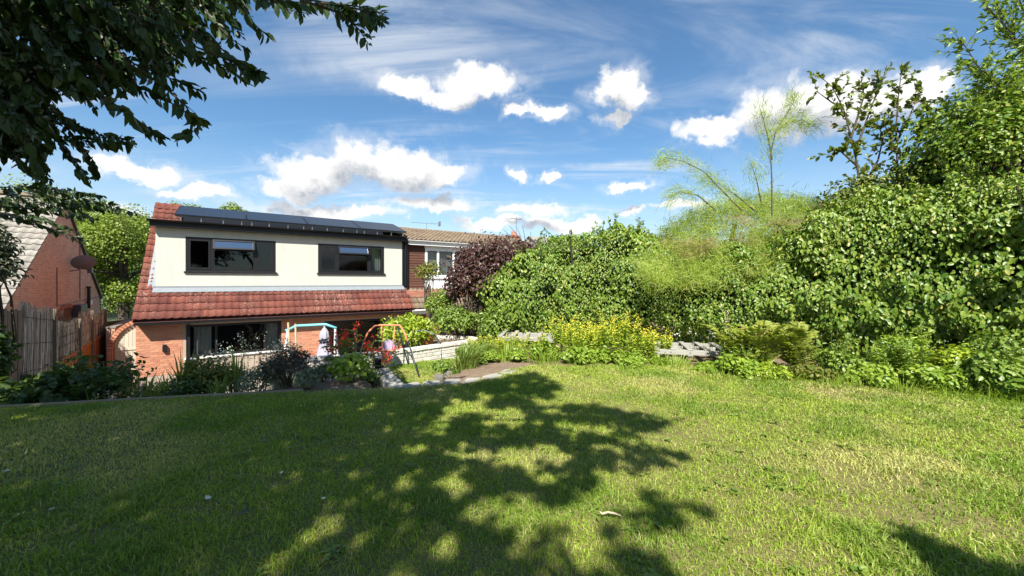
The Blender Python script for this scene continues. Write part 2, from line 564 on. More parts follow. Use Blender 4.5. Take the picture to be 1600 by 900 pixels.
# ------------------------------------------------------------------ mesh building
class MB:
    def __init__(s):
        s.v, s.f = [], []

    def add(s, vs, fs):
        b = len(s.v)
        s.v += [tuple(x) for x in vs]
        s.f += [tuple(b + i for i in q) for q in fs]
        return s

    def box(s, x0, x1, y0, y1, z0, z1):
        vs = [(x, y, z) for z in (z0, z1) for y in (y0, y1) for x in (x0, x1)]
        return s.add(vs, [(0, 2, 3, 1), (4, 5, 7, 6), (0, 1, 5, 4), (2, 6, 7, 3), (0, 4, 6, 2), (1, 3, 7, 5)])

    def bbox(s, x0, x1, y0, y1, z0, z1, b=.006):
        """box with chamfered edges"""
        xs, ys, zs = (x0, x0 + b, x1 - b, x1), (y0, y0 + b, y1 - b, y1), (z0, z0 + b, z1 - b, z1)
        idx = {}; vs = []
        def g(i, j, l):
            if (i, j, l) not in idx:
                idx[(i, j, l)] = len(vs); vs.append((xs[i], ys[j], zs[l]))
            return idx[(i, j, l)]
        fs = []
        for (a, o) in ((0, 0), (0, 3), (1, 0), (1, 3), (2, 0), (2, 3)):
            q = []
            for (u, v_) in ((1, 1), (2, 1), (2, 2), (1, 2)):
                p = [0, 0, 0]; p[a] = o; p[(a + 1) % 3] = u; p[(a + 2) % 3] = v_
                q.append(g(*p))
            fs.append(tuple(q if o else q[::-1]))
        for a in range(3):
            for p1 in (0, 3):
                for p2 in (0, 3):
                    q = []
                    i1, i2 = (1 if p1 == 0 else 2), (1 if p2 == 0 else 2)
                    for (m_, one) in ((1, 0), (2, 0), (2, 1), (1, 1)):
                        p = [0, 0, 0]; p[a] = m_
                        p[(a + 1) % 3] = p1 if one == 0 else i1
                        p[(a + 2) % 3] = i2 if one == 0 else p2
                        q.append(g(*p))
                    fs.append(tuple(q))
        for i in (0, 3):
            for j in (0, 3):
                for l in (0, 3):
                    ii, jj, ll = (1 if i == 0 else 2), (1 if j == 0 else 2), (1 if l == 0 else 2)
                    fs.append((g(i, jj, ll), g(ii, j, ll), g(ii, jj, l)))
        return s.add(vs, fs)

    def bar(s, a, b, w_, h_, up=(0, 0, 1)):
        a, b = Vector(a), Vector(b)
        d = (b - a).normalized(); u = Vector(up)
        x = d.cross(u)
        if x.length < 1e-4: x = Vector((1, 0, 0))
        x.normalize(); y = x.cross(d)
        vs = [p + x * i * w_ / 2 + y * j * h_ / 2 for p in (a, b) for (i, j) in ((-1, -1), (1, -1), (1, 1), (-1, 1))]
        return s.add(vs, [(3, 2, 1, 0), (4, 5, 6, 7), (0, 1, 5, 4), (1, 2, 6, 5), (2, 3, 7, 6), (3, 0, 4, 7)])

    def tube(s, pts, rad, n=6, caps=True):
        pts = [Vector(p) for p in pts]
        if not hasattr(rad, '__len__'): rad = [rad] * len(pts)
        rings = []; u = None
        for i, p in enumerate(pts):
            d = (pts[min(i + 1, len(pts) - 1)] - pts[max(i - 1, 0)]).normalized()
            if u is None:
                u = d.cross(Vector((0, 0, 1)))
                if u.length < .05: u = d.cross(Vector((1, 0, 0)))
            u = (u - d * u.dot(d)).normalized(); v_ = d.cross(u)
            rings.append([p + (u * math.cos(2 * math.pi * j / n) + v_ * math.sin(2 * math.pi * j / n)) * rad[i] for j in range(n)])
        vs = [q for r_ in rings for q in r_]
        fs = [(i * n + j, i * n + (j + 1) % n, (i + 1) * n + (j + 1) % n, (i + 1) * n + j) for i in range(len(pts) - 1) for j in range(n)]
        if caps: fs += [tuple(range(n))[::-1], tuple((len(pts) - 1) * n + j for j in range(n))]
        return s.add(vs, fs)

    def build(s, name, mat, parent=None, off=(0, 0, 0), smooth=False):
        me = bpy.data.meshes.new(name)
        ox, oy, oz = off
        me.from_pydata([(x - ox, y - oy, z - oz) for x, y, z in s.v], [], s.f)
        if smooth: me.polygons.foreach_set('use_smooth', [True] * len(me.polygons))
        me.materials.append(MATS[mat])
        o = bpy.data.objects.new(name, me)
        col.objects.link(o)
        if parent is not None: o.parent = parent
        return o


def tag(o, label, cat, group=None, kind=None):
    if label: o['label'] = label
    if cat: o['category'] = cat
    if group: o['group'] = group
    if kind: o['kind'] = kind
    return o


def thing(name, loc, label, cat, group=None, rz=0.0):
    o = bpy.data.objects.new(name, None)
    o.empty_display_size = .2
    col.objects.link(o)
    o.location = loc; o.rotation_euler = (0, 0, rz)
    return tag(o, label, cat, group)


def struct(o):
    o['kind'] = 'structure'
    return o


def stuff(o):
    o['kind'] = 'stuff'
    return o


def fast_mesh(name, V, faces, mat, parent=None, attrs=None, smooth=False):
    """V (n,3); faces list of int arrays (m,k), all of one mesh"""
    me = bpy.data.meshes.new(name)
    V = np.ascontiguousarray(V, dtype=np.float32)
    me.vertices.add(len(V)); me.vertices.foreach_set('co', V.ravel())
    lt = np.concatenate([np.full(len(f), f.shape[1], np.int32) for f in faces])
    li = np.concatenate([f.ravel() for f in faces]).astype(np.int32)
    ls = np.concatenate([[0], np.cumsum(lt)[:-1]]).astype(np.int32)
    me.loops.add(len(li)); me.loops.foreach_set('vertex_index', li)
    me.polygons.add(len(lt)); me.polygons.foreach_set('loop_start', ls)
    try: me.polygons.foreach_set('loop_total', lt)
    except Exception: pass
    if smooth: me.polygons.foreach_set('use_smooth', np.ones(len(lt), bool))
    for k_, a in (attrs or {}).items():
        at = me.attributes.new(k_, 'FLOAT', 'POINT')
        at.data.foreach_set('value', np.ascontiguousarray(a, np.float32))
    me.update(calc_edges=True)
    me.materials.append(MATS[mat])
    o = bpy.data.objects.new(name, me)
    col.objects.link(o)
    if parent is not None: o.parent = parent
    return o


LEAF7 = (np.array([(0, 0, 0), (0, .5, -.05), (0, 1, -.16), (.36, .28, .07), (.34, .66, .0), (-.36, .28, .07), (-.34, .66, .0)]),
         np.array([(0, 3, 1), (1, 3, 4), (1, 4, 2), (0, 1, 5), (1, 6, 5), (1, 2, 6)]))
LEAF4 = (np.array([(0, 0, 0), (.5, .45, .10), (0, 1, -.08), (-.5, .45, .10)]), np.array([(0, 1, 2), (0, 2, 3)]))
LEAFIVY = (np.array([(0, 0, 0), (.42, .12, .05), (.5, .45, .06), (.18, .78, 0), (0, 1.02, -.14), (-.18, .78, 0), (-.5, .45, .06), (-.42, .12, .05), (0, .45, -.04)]),
           np.array([(0, 1, 8), (1, 2, 8), (2, 3, 8), (3, 4, 8), (4, 5, 8), (5, 6, 8), (6, 7, 8), (7, 0, 8)]))


def frames(D, N):
    D = unit(D); X = unit(np.cross(D, N)); Z = np.cross(X, D)
    return X, D, Z


def leaf_mesh(name, P, D, N, S, mat, parent, off=(0, 0, 0), tmpl=LEAF7, wid=.55):
    T, Fc = tmpl
    n = len(P); m_ = len(T)
    X, Y, Z = frames(D, N)
    S = np.broadcast_to(np.asarray(S, float), (n,))
    curl = rng.uniform(.4, 2.2, n)
    V = (np.asarray(P) - np.array(off))[:, None, :] + S[:, None, None] * (
        X[:, None, :] * (T[None, :, 0:1] * wid * 2 * .72) + Y[:, None, :] * T[None, :, 1:2] + Z[:, None, :] * T[None, :, 2:3] * curl[:, None, None])
    faces = (np.arange(n)[:, None, None] * m_ + Fc[None]).reshape(-1, 3)
    return fast_mesh(name, V.reshape(-1, 3), [faces], mat, parent, {'rnd': np.repeat(rng.random(n), m_)})


def leaf_objects(name, P, D, N, S, mat, parent, off, tmpl=LEAF7, wid=.55):
    """single leaves, one object each, sharing three meshes"""
    T, Fc = tmpl
    mes = []
    for cu in (.6, 1.2, 2.0):
        me = bpy.data.meshes.new(name)
        me.from_pydata([(x * wid * 1.44, y, z * cu) for x, y, z in T], [], [tuple(int(i) for i in q) for q in Fc])
        me.materials.append(MATS[mat]); mes.append(me)
    X, Y, Z = frames(D, N)
    for i in range(len(P)):
        o = bpy.data.objects.new(name, mes[i % 3])
        M = Matrix((X[i], Y[i], Z[i])).transposed().to_4x4()
        o.parent = parent
        o.matrix_local = Matrix.Translation(Vector(P[i]) - Vector(off)) @ M @ Matrix.Scale(float(S[i]), 4)
        col.objects.link(o)


def ribbon_mesh(name, PTS, Wd, mat, parent, off=(0, 0, 0), side=None, extra=None, point=False):
    """PTS (n,k,3) centre lines, Wd (n,k) half widths"""
    n, k_, _ = PTS.shape
    T = unit(PTS[:, -1] - PTS[:, 0])
    if side is None:
        side = unit(np.cross(T, rdir(n)))
    L = PTS - side[:, None, :] * Wd[..., None]; Rr = PTS + side[:, None, :] * Wd[..., None]
    V = np.stack([L, Rr], 2).reshape(n, 2 * k_, 3) - np.array(off)
    q = np.array([(2 * i, 2 * i + 1, 2 * i + 3, 2 * i + 2) for i in range(k_ - 1)])
    faces = (np.arange(n)[:, None, None] * 2 * k_ + q[None]).reshape(-1, 4)
    m_ = 2 * k_
    fl = [faces]
    if point:                               # one vertex at the tip
        m_ = 2 * k_ - 1
        V = np.concatenate([V[:, :-2], (PTS[:, -1] - np.array(off))[:, None, :]], 1)
        fl = [(np.arange(n)[:, None, None] * m_ + q[None, :-1]).reshape(-1, 4), np.arange(n)[:, None] * m_ + np.array([[2 * k_ - 4, 2 * k_ - 3, 2 * k_ - 2]])]
    at = {'rnd': np.repeat(rng.random(n), m_)}
    for kk, a in (extra or {}).items(): at[kk] = np.repeat(a, m_)
    return fast_mesh(name, V.reshape(-1, 3), fl, mat, parent, at)


def blades(base, L, lean, droop=.35, k_=4):
    """arching blades: base (n,3), length (n,), lean (n,3) horizontal-ish vectors"""
    u = np.linspace(0, 1, k_)
    up = np.array([0, 0, 1.0])
    P = base[:, None, :] + L[:, None, None] * (u[None, :, None] * up + (u ** 2)[None, :, None] * lean[:, None, :] - (u ** 3)[None, :, None] * up * droop * np.linalg.norm(lean, axis=1)[:, None, None])
    return P


# ================================================================== THE SETTING
# far ground to the horizon, then the sloping garden ground
mb = MB()
gx = list(np.linspace(-16, -6, 21)[:-1]) + list(np.linspace(-6, 3, 61)[:-1]) + list(np.linspace(3, 14, 23)); gy = list(np.linspace(-6, 4, 15)[:-1]) + list(np.linspace(4, 12, 61)[:-1]) + list(np.linspace(12, 34, 45))
V = [(x, y, float(terrain(x, y))) for y in gy for x in gx]
nx = len(gx)
Fq = [(j * nx + i, j * nx + i + 1, (j + 1) * nx + i + 1, (j + 1) * nx + i) for j in range(len(gy) - 1) for i in range(nx - 1)]
mb.add(V, Fq)
garden = struct(mb.build('garden_ground', 'soil', smooth=True))
mb = MB()
S_ = 1500
for (x0, x1, y0, y1) in ((-S_, -16, -S_, S_), (14, S_, -S_, S_), (-16, 14, -S_, -6), (-16, 14, 34, S_)):
    mb.add([(x0, y0, -2.0), (x1, y0, -2.0), (x1, y1, -2.0), (x0, y1, -2.0)], [(0, 1, 2, 3)])
for (x0, y0, x1, y1) in ((-16, -6, -16, 34), (14, -6, 14, 34), (-16, -6, 14, -6)):   # banks where the garden stands above the land
    mb.add([(x0, y0, -2.0), (x1, y1, -2.0), (x1, y1, 0.0 - .03), (x0, y0, -.03)], [(0, 1, 2, 3)])
struct(mb.build('ground', 'far_ground'))

LAWN = [(-9.5, 4.0), (-6.2, 4.75), (-2.9, 5.46), (-1.66, 5.62), (-.64, 5.95), (.15, 6.95), (.6, 7.4), (1.2, 7.55), (2.25, 7.45), (3.6, 7.0), (5.0, 6.35), (6.45, 5.2), (8.2, 3.6), (9.5, 1), (9.5, -4), (-9.5, -4)]
mb = MB(); mb.add([(x, y, 0.0) for x, y in LAWN], [tuple(range(len(LAWN)))[::-1]])
mb.add([(x, y, 0.0) for x, y in LAWN] + [(x, y, -.09) for x, y in LAWN], [(i, (i + 1) % len(LAWN), len(LAWN) + (i + 1) % len(LAWN), len(LAWN) + i) for i in range(len(LAWN))])
lawn = struct(mb.build('lawn', 'lawn_soil'))
LOW = [G(622, 606, -.28), G(600, 577, -.28), G(700, 566, -.28), G(715, 592, -.28)]
LOW = [(-1.62, 5.95), (-2.05, 6.7), (-2.75, 8.28), (-1.9, 8.95), (-1.1, 9.2), (-1.05, 7.2), (-1.08, 6.1)]
mb = MB(); mb.add([(x, y, -.27) for x, y in LOW] + [(x, y, -.8) for x, y in LOW], [tuple(range(len(LOW)))[::-1]] + [(i, (i + 1) % len(LOW), len(LOW) + (i + 1) % len(LOW), len(LOW) + i) for i in range(len(LOW))])
struct(mb.build('lower_lawn', 'lawn_soil'))
mb = MB()
pt = [H(-4.0, 12.4, -1.99), H(9, 12.4, -1.99), H(9, 16.6, -1.99), H(-4.0, 16.6, -1.99)]
mb.add(pt, [(0, 1, 2, 3)])
struct(mb.build('patio', 'patio'))

# ================================================================== HOUSES
ROOTS = {}


def wall_holes(mb, c0, c1, z0, z1, t0, t1, holes):
    """a wall slab in (c, t, z) with rectangular openings (c0, c1, z0, z1) and their reveals"""
    cs = sorted({c0, c1, *[q for h in holes for q in h[:2]]}); zs = sorted({z0, z1, *[q for h in holes for q in h[2:]]})
    solid = lambda a, b: not any(h[0] <= a < h[1] and h[2] <= b < h[3] for h in holes)
    nC, nZ = len(cs) - 1, len(zs) - 1
    S = [[solid((cs[i] + cs[i + 1]) / 2, (zs[j] + zs[j + 1]) / 2) for j in range(nZ)] for i in range(nC)]
    for i in range(nC):
        for j in range(nZ):
            if not S[i][j]: continue
            a, b, z_, y_ = cs[i], cs[i + 1], zs[j], zs[j + 1]
            mb.add([(a, t0, z_), (b, t0, z_), (b, t0, y_), (a, t0, y_)], [(0, 1, 2, 3)])
            mb.add([(a, t1, z_), (b, t1, z_), (b, t1, y_), (a, t1, y_)], [(3, 2, 1, 0)])
            for (di, dj, q) in ((-1, 0, [(a, t0, z_), (a, t0, y_), (a, t1, y_), (a, t1, z_)]), (1, 0, [(b, t0, y_), (b, t0, z_), (b, t1, z_), (b, t1, y_)]),
                                (0, -1, [(b, t0, z_), (a, t0, z_), (a, t1, z_), (b, t1, z_)]), (0, 1, [(a, t0, y_), (b, t0, y_), (b, t1, y_), (a, t1, y_)])):
                ii, jj = i + di, j + dj
                if not (0 <= ii < nC and 0 <= jj < nZ) or not S[ii][jj]:
                    mb.add(q, [(0, 1, 2, 3)])
    return mb


def ring(mb, c0, c1, z0, z1, t0, t1, w_):
    mb.box(c0, c0 + w_, t0, t1, z0, z1); mb.box(c1 - w_, c1, t0, t1, z0, z1)
    mb.box(c0 + w_, c1 - w_, t0, t1, z0, z0 + w_); mb.box(c0 + w_, c1 - w_, t0, t1, z1 - w_, z1)


def dormer_window(parent, off, c0, c1, z0, z1, t):
    mb = MB()
    ring(mb, c0, c1, z0, z1, t - .025, t + .07, .07)
    wd = c1 - c0
    m1, m2 = c0 + wd * .27, c0 + wd * .755
    for m_ in (m1, m2): mb.box(m_ - .035, m_ + .035, t - .02, t + .065, z0 + .07, z1 - .07)
    zt = z1 - .07 - .30
    mb.box(m1 + .035, m2 - .035, t - .02, t + .065, zt - .03, zt + .03)
    win = mb.build('window', 'anthracite', parent, off)
    for (a, b) in ((c0 + .07, m1 - .035), (m2 + .035, c1 - .07)):
        s = MB(); ring(s, a + .004, b - .004, z0 + .074, z1 - .074, t - .035, t + .02, .055)
        s.build('sash', 'anthracite', win, off)
        g = MB(); g.box(a + .06, b - .06, t - .008, t + .004, z0 + .13, z1 - .13); g.build('pane', 'pane', win, off)
    s = MB(); ring(s, m1 + .04, m2 - .04, z0 + .074, zt - .034, t - .018, t + .03, .03); s.build('glazing_bead', 'anthracite', win, off)
    g = MB(); g.box(m1 + .07, m2 - .07, t, t + .012, z0 + .105, zt - .064); g.build('pane', 'pane', win, off)
    # the open top vent, hinged along its upper edge
    vw, vh = m2 - m1 - .05, .36
    s = MB(); ring(s, -vw / 2, vw / 2, -vh, 0, -.05, .0, .055)
    v = s.build('vent_sash', 'anthracite', win)
    g = MB(); g.box(-vw / 2 + .05, vw / 2 - .05, -.03, -.018, -vh + .05, -.05)
    g2 = g.build('vent_pane', 'pane_open', win)
    for q in (v, g2):
        q.location = ((m1 + m2) / 2 - off[0], t - .03 - off[1], z1 - .075 - off[2]); q.rotation_euler = (R(-24), 0, 0)
    s = MB(); s.box(c0 - .04, c1 + .04, t - .10, t + .02, z0 - .05, z0 - .002)
    s.build('sill', 'anthracite', win, off)
    return win


def tile_mesh(mat, w_=.42, l_=.385, roll=.036):
    """one double roman roof tile, x across, y up the slope, thin curved slab"""
    me = bpy.data.meshes.new('tile')
    xs = np.linspace(0, 1, 11)
    prof = roll * np.maximum(0, np.sin(xs * 2 * math.pi * 2 - .6)) ** 1.0
    V = []
    for y, zz in ((0, .030), (l_, .0)):
        V += [(x * w_ * 1.03, y, zz + p) for x, p in zip(xs, prof)]
    V += [(x * w_ * 1.03, .004, .030 + p - .024) for x, p in zip(xs, prof)]
    Fc = [(i, i + 1, 11 + i + 1, 11 + i) for i in range(10)] + [(22 + i, 22 + i + 1, i + 1, i) for i in range(10)]
    me.from_pydata(V, [], Fc)
    me.polygons.foreach_set('use_smooth', [True] * 10 + [False] * 10)
    me.materials.append(MATS[mat])
    return me


def lay_tiles(me, parent, off, c0, ncol, t0, z0, pitch, rows, w_=.42, exp=.325, first=0, skip=None):
    """tiles in house coordinates, from the eave point (t0, z0) upwards at the given pitch"""
    for r_ in range(first, first + rows):
        for i in range(ncol):
            if skip and skip(i, r_): continue
            o = bpy.data.objects.new('tile', me)
            o.parent = parent
            s = r_ * exp
            o.location = (c0 + i * w_ - off[0] + random.uniform(-.003, .003), t0 + s * math.cos(pitch) - off[1], z0 + s * math.sin(pitch) - off[2])
            o.rotation_euler = (pitch + random.uniform(-.012, .012), random.uniform(-.008, .008), random.uniform(-.008, .008))
            col.objects.link(o)


def gutter(parent, off, c0, c1, t, z, mat, r_=.062, name='gutter'):
    mb = MB(); n = 7
    A = [math.pi + math.pi * i / n for i in range(n + 1)]
    pr = [(t + r_ * math.cos(a), z + r_ * math.sin(a)) for a in A] + [(t + (r_ - .008) * math.cos(a), z + (r_ - .008) * math.sin(a)) for a in A[::-1]]
    m_ = len(pr)
    mb.add([(c, y, z_) for c in (c0, c1) for y, z_ in pr], [(i, (i + 1) % m_, m_ + (i + 1) % m_, m_ + i) for i in range(m_)])
    for c in (c0, c1): mb.add([(c, y, z_) for y, z_ in pr[:n + 1]], [tuple(range(n + 1))])
    g = mb.build(name, mat, parent, off)
    return g


# ---------------------------------------------------------------- the rendered house with the dormer
T0 = 17.09                                   # dormer wall plane
off = (2.0, 16.6, -2.0)
house = thing('rendered_house', H(*off), 'brick house with cream dormer, red tiled roof and solar panels', 'house', rz=TH)
WIN1, WIN2 = (-1.25, 1.36, 1.90, 3.07), (2.80, 5.42, 1.90, 3.07)
mb = wall_holes(MB(), -2.0, 6.22, 1.15, 3.50, T0, T0 + .25, [WIN1, WIN2])
dw = mb.build('dormer_wall', 'render_wall', house, off)
for (a, b) in ((-2.0, -1.8), (6.02, 6.22)):
    mb = MB(); mb.box(a, b, T0 + .25, 20.3, 1.2, 3.5); mb.build('dormer_cheek', 'render_cream', house, off)
for wn in (WIN1, WIN2): dormer_window(house, off, *wn, T0 + .03)
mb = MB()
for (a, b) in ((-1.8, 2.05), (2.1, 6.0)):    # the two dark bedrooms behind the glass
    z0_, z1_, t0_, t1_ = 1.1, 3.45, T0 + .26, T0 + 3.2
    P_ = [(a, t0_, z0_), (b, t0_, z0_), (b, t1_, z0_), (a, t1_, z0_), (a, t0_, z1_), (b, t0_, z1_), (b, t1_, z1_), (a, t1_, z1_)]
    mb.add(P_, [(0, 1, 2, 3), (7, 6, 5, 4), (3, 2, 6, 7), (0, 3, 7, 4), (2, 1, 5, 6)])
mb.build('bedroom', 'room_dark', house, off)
# flashing
mb = MB(); mb.box(-2.06, 6.24, T0 - .03, T0 - .003, 1.16, 1.40)
mb.add([(-2.06, T0 - .031, 1.345), (6.28, T0 - .031, 1.345), (6.28, T0 - .17, 1.215), (-2.06, T0 - .17, 1.215), (6.28, T0 - .172, 1.20), (-2.06, T0 - .172, 1.20)], [(3, 2, 1, 0), (5, 4, 2, 3)])
mb.build('flashing', 'lead', house, off)
for i in range(6):
    mb = MB(); s = i * .30
    mb.add([(-2.20, T0 + s, 1.32 + s * .98), (-1.99, T0 + s, 1.32 + s * .98), (-1.99, T0 + s + .27, 1.32 + (s + .27) * .98 + .05), (-2.20, T0 + s + .27, 1.32 + (s + .27) * .98 + .05)], [(0, 1, 2, 3)])
    mb.build('soaker', 'lead', house, off)
# main roof slab: rear slope strip, ridge and far slope; dormer roof
PIT = math.atan2(4.42 - .37, 20.45 - 16.16)
mb = MB()
mb.add([(-2.40, 16.16, .37), (6.30, 16.16, .37), (6.30, 17.12, 1.277), (-2.40, 17.12, 1.277)], [(0, 1, 2, 3)])
mb.add([(-2.40, 17.12, 1.277), (-1.98, 17.12, 1.277), (-1.98, 20.45, 4.42), (-2.40, 20.45, 4.42)], [(0, 1, 2, 3)])
mb.add([(-2.40, 20.45, 4.42), (6.30, 20.45, 4.42), (6.30, 24.7, .37), (-2.40, 24.7, .37)], [(0, 1, 2, 3)])
mb.add([(-2.40, 16.16, .30), (6.30, 16.16, .30), (6.30, 17.12, 1.2), (-2.40, 17.12, 1.2)], [(3, 2, 1, 0)])
mb.add([(-2.40, 16.16, .30), (-2.40, 20.45, 4.34), (-2.40, 20.45, 4.42), (-2.40, 16.16, .37)], [(0, 1, 2, 3)])
roof = mb.build('roof', 'tile_red', house, off)
tm = tile_mesh('tile_red')
lay_tiles(tm, roof, off, -2.42, 21, 16.13, .385, PIT, 4)
lay_tiles(tm, roof, off, -2.42, 1, 16.13, .385, PIT, 15, first=4)
lay_tiles(tm, roof, off, -2.0, 1, 16.13, .385, PIT, 6, first=13)
PD = R(17)
mb = MB()
mb.add([(-2.10, 16.86, 3.535), (6.30, 16.86, 3.535), (6.30, 19.75, 3.70), (-2.10, 19.75, 3.70), (-2.10, 16.86, 3.47), (6.30, 16.86, 3.47), (6.30, 19.75, 3.6), (-2.10, 19.75, 3.6)],
       [(0, 1, 2, 3), (7, 6, 5, 4), (0, 4, 5, 1), (3, 7, 4, 0), (1, 5, 6, 2)])
mb.add([(-1.58, 19.74, 3.70), (6.30, 19.74, 3.70), (6.30, 20.45, 4.41), (-1.58, 20.45, 4.41)], [(0, 1, 2, 3)])  # slope coloured black to stand for the shade beneath the panels
droof = mb.build('dormer_roof', 'black_plastic', house, off)
for i in range(19):
    s = MB(); n = 6
    c = -2.42 + i * .46
    A = [math.pi * j / n for j in range(n + 1)]
    s.add([(c + e, 20.45 + .13 * math.cos(a), 4.40 + .11 * math.sin(a)) for e in (0, .452) for a in A], [(j, j + 1, n + 2 + j, n + 1 + j) for j in range(n)] + [tuple(range(n + 1)), tuple(range(n + 1, 2 * n + 2))])
    s.build('ridge_tile', 'tile_red', droof, off)
# fascia, soffit, gutter of the dormer
mb = MB(); mb.box(-2.12, 6.30, 16.84, 16.87, 3.33, 3.545); mb.build('fascia', 'black_plastic', house, off)
mb = MB(); mb.box(-2.12, 6.30, 16.872, T0 - .004, 3.335, 3.365); mb.build('soffit', 'black_plastic', house, off)
gutter(house, off, -2.18, 6.32, 16.775, 3.545, 'black_plastic')
mb = MB()
mb.tube([(6.36, 16.82, 3.45), (6.36, 16.95, 3.3), (6.36, 17.02, 3.2), (6.36, 17.02, 1.35)], .036, 8)
mb.box(6.25, 6.46, 16.9, 17.0, 3.3, 3.5)
mb.build('downpipe', 'black_plastic', house, off)
mb = MB(); mb.box(6.235, 6.50, T0 - .02, T0 + .10, 1.1, 3.4); mb.build('corner_board', 'black_plastic', house, off)
# lower eave
mb = MB(); mb.box(-2.38, 6.30, 16.17, 16.195, .215, .33); mb.build('fascia', 'black_plastic', house, off)
mb = MB(); mb.box(-2.38, 6.30, 16.20, 16.64, .217, .24); mb.build('soffit', 'black_plastic', house, off)
# solar panels on rails
for i in range(4):
    a, b = -1.55 + i * 2.02, -1.55 + i * 2.02 + 2.0
    mb = MB(); mb.bbox(-1.0, 1.0, 0, 1.98, 0, .035, .004)
    p = mb.build('solar_panel', 'solar', house)
    p.location = ((a + b) / 2 - off[0], 17.3 - off[1], 3.795 - off[2])
    p.rotation_euler = (PD, 0, 0)
    f = MB(); ring(f, -1.004, 1.004, -.004, 1.984, -.006, .0, .03)
    fr = MB(); fr.v = [(x, z, .036 + y * .4) for x, y, z in f.v]; fr.f = f.f
    fr.build('panel_frame', 'black_plastic', p)
    for x in (-.85, -.30, .32, .86):
        c_ = MB(); c_.bar((x, .05, -.20), (x, .05, .0), .03, .03, (0, 1, 0)); c_.build('bracket', 'alu', p)
    rl = MB(); rl.box(-1.0, 1.0, .03, .07, -.05, -.012); rl.build('rail', 'metal_grey', p)
# ground floor brickwork: mortar wall with bricks laid on it
TG = 16.6
GWIN, GDOOR = (-1.20, 1.50, -.95, .12), (2.92, 5.30, -2.0, .00)
mb = wall_holes(MB(), -2.40, 6.25, -2.0, .215, TG, TG + .25, [GWIN, GDOOR])
gw = mb.build('wall', 'mortar', house, off)
mb = MB(); mb.box(-2.39, -2.15, TG + .25, 24.4, -2.0, .4); mb.box(6.0, 6.24, TG + .25, 24.4, -2, .4)
mb.add([(-2.38, 16.7, .4), (-2.38, 24.3, .4), (-2.38, 20.45, 4.3)], [(0, 1, 2)])
mb.build('side_wall', 'brick_house_side', house, off)
bm_ = bpy.data.meshes.new('brick')
bb = MB(); bb.bbox(0, .215, -.008, .02, 0, .065, .003)
bm_.from_pydata(bb.v, [], bb.f); bm_.materials.append(MATS['brick_piece'])
bh_ = bpy.data.meshes.new('brick')
bb = MB(); bb.bbox(0, .1025, -.008, .02, 0, .065, .003)
bh_.from_pydata(bb.v, [], bb.f); bh_.materials.append(MATS['brick_piece'])
nb = 0
for row in range(29):
    z_ = .215 - .075 * (row + 1)
    for (a, b) in ((-2.40, -1.20), (1.50, 2.92)) if z_ < 0.0 else ((-2.40, -1.20), (1.50, 6.25)):
        if z_ < -1.45: continue
        x = a + .003 + (0 if row % 2 else 0)
        firsthalf = row % 2
        while x < b - .05:
            w_ = .1025 if firsthalf else .215
            firsthalf = 0
            if x + w_ > b:
                w_ = .1025
                if x + w_ > b + .02: break
            o = bpy.data.objects.new('brick', bm_ if w_ > .2 else bh_)
            o.parent = gw; o.location = (x - off[0], TG - off[1] + random.uniform(-.002, .002), z_ - off[2])
            col.objects.link(o); nb += 1
            x += w_ + .010
print('bricks', nb)
# ground floor window: dark frame with a lighter mullion and curtains behind
mb = MB(); ring(mb, *GWIN, TG + .04, TG + .11, .08)
mb.box(-.45, -.38, TG + .045, TG + .105, -.87, .04); mb.box(.95, 1.01, TG + .045, TG + .105, -.87, .04)
gwin = mb.build('window', 'anthracite', house, off)
for (a, b) in ((-1.12, -.45), (-.38, .95), (1.01, 1.42)):
    g = MB(); g.box(a, b, TG + .07, TG + .08, -.87, .04); g.build('pane', 'pane', gwin, off)
mb = MB(); mb.box(-1.24, 1.54, TG - .06, TG + .06, -1.0, -.953); mb.build('sill', 'white_plastic', gwin, off)
mb = MB(); mb.box(-.93, -.90, TG + .03, TG + .066, -.87, .04); mb.build('glazing_bar', 'vent_grey', gwin, off)
mb = MB(); ring(mb, *GDOOR, TG + .03, TG + .11, .09); mb.box(4.05, 4.17, TG + .035, TG + .105, -1.91, -.09)
gd = mb.build('patio_door', 'anthracite', house, off)
for (a, b) in ((3.01, 4.05), (4.17, 5.21)):
    g = MB(); g.box(a, b, TG + .07, TG + .08, -1.91, -.09); g.build('pane', 'pane', gd, off)
mb = MB(); mb.bar((4.02, TG + .01, -.9), (4.02, TG + .01, -1.2), .025, .03, (0, 1, 0)); mb.build('handle', 'metal_grey', gd, off)
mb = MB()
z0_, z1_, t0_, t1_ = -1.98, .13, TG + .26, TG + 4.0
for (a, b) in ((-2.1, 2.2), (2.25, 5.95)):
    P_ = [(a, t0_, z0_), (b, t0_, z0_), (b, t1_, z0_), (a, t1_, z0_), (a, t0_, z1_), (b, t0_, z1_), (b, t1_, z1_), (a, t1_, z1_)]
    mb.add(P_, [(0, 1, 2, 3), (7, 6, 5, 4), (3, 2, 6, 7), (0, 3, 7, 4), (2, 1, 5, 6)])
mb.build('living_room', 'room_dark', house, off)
# dark post by the window, wall lamp on the brick pier
mb = MB(); mb.bar((-1.13, TG - .05, .14), (-1.13, TG - .05, -1.9), .075, .06, (0, 1, 0)); mb.build('downpipe', 'anthracite', house, off)
mb = MB(); mb.box(-1.77, -1.67, TG - .11, TG - .01, -.68, -.48); mb.box(-1.76, -1.68, TG - .09, TG - .02, -.48, -.46)
mb.build('wall_lamp', 'anthracite', house, off)


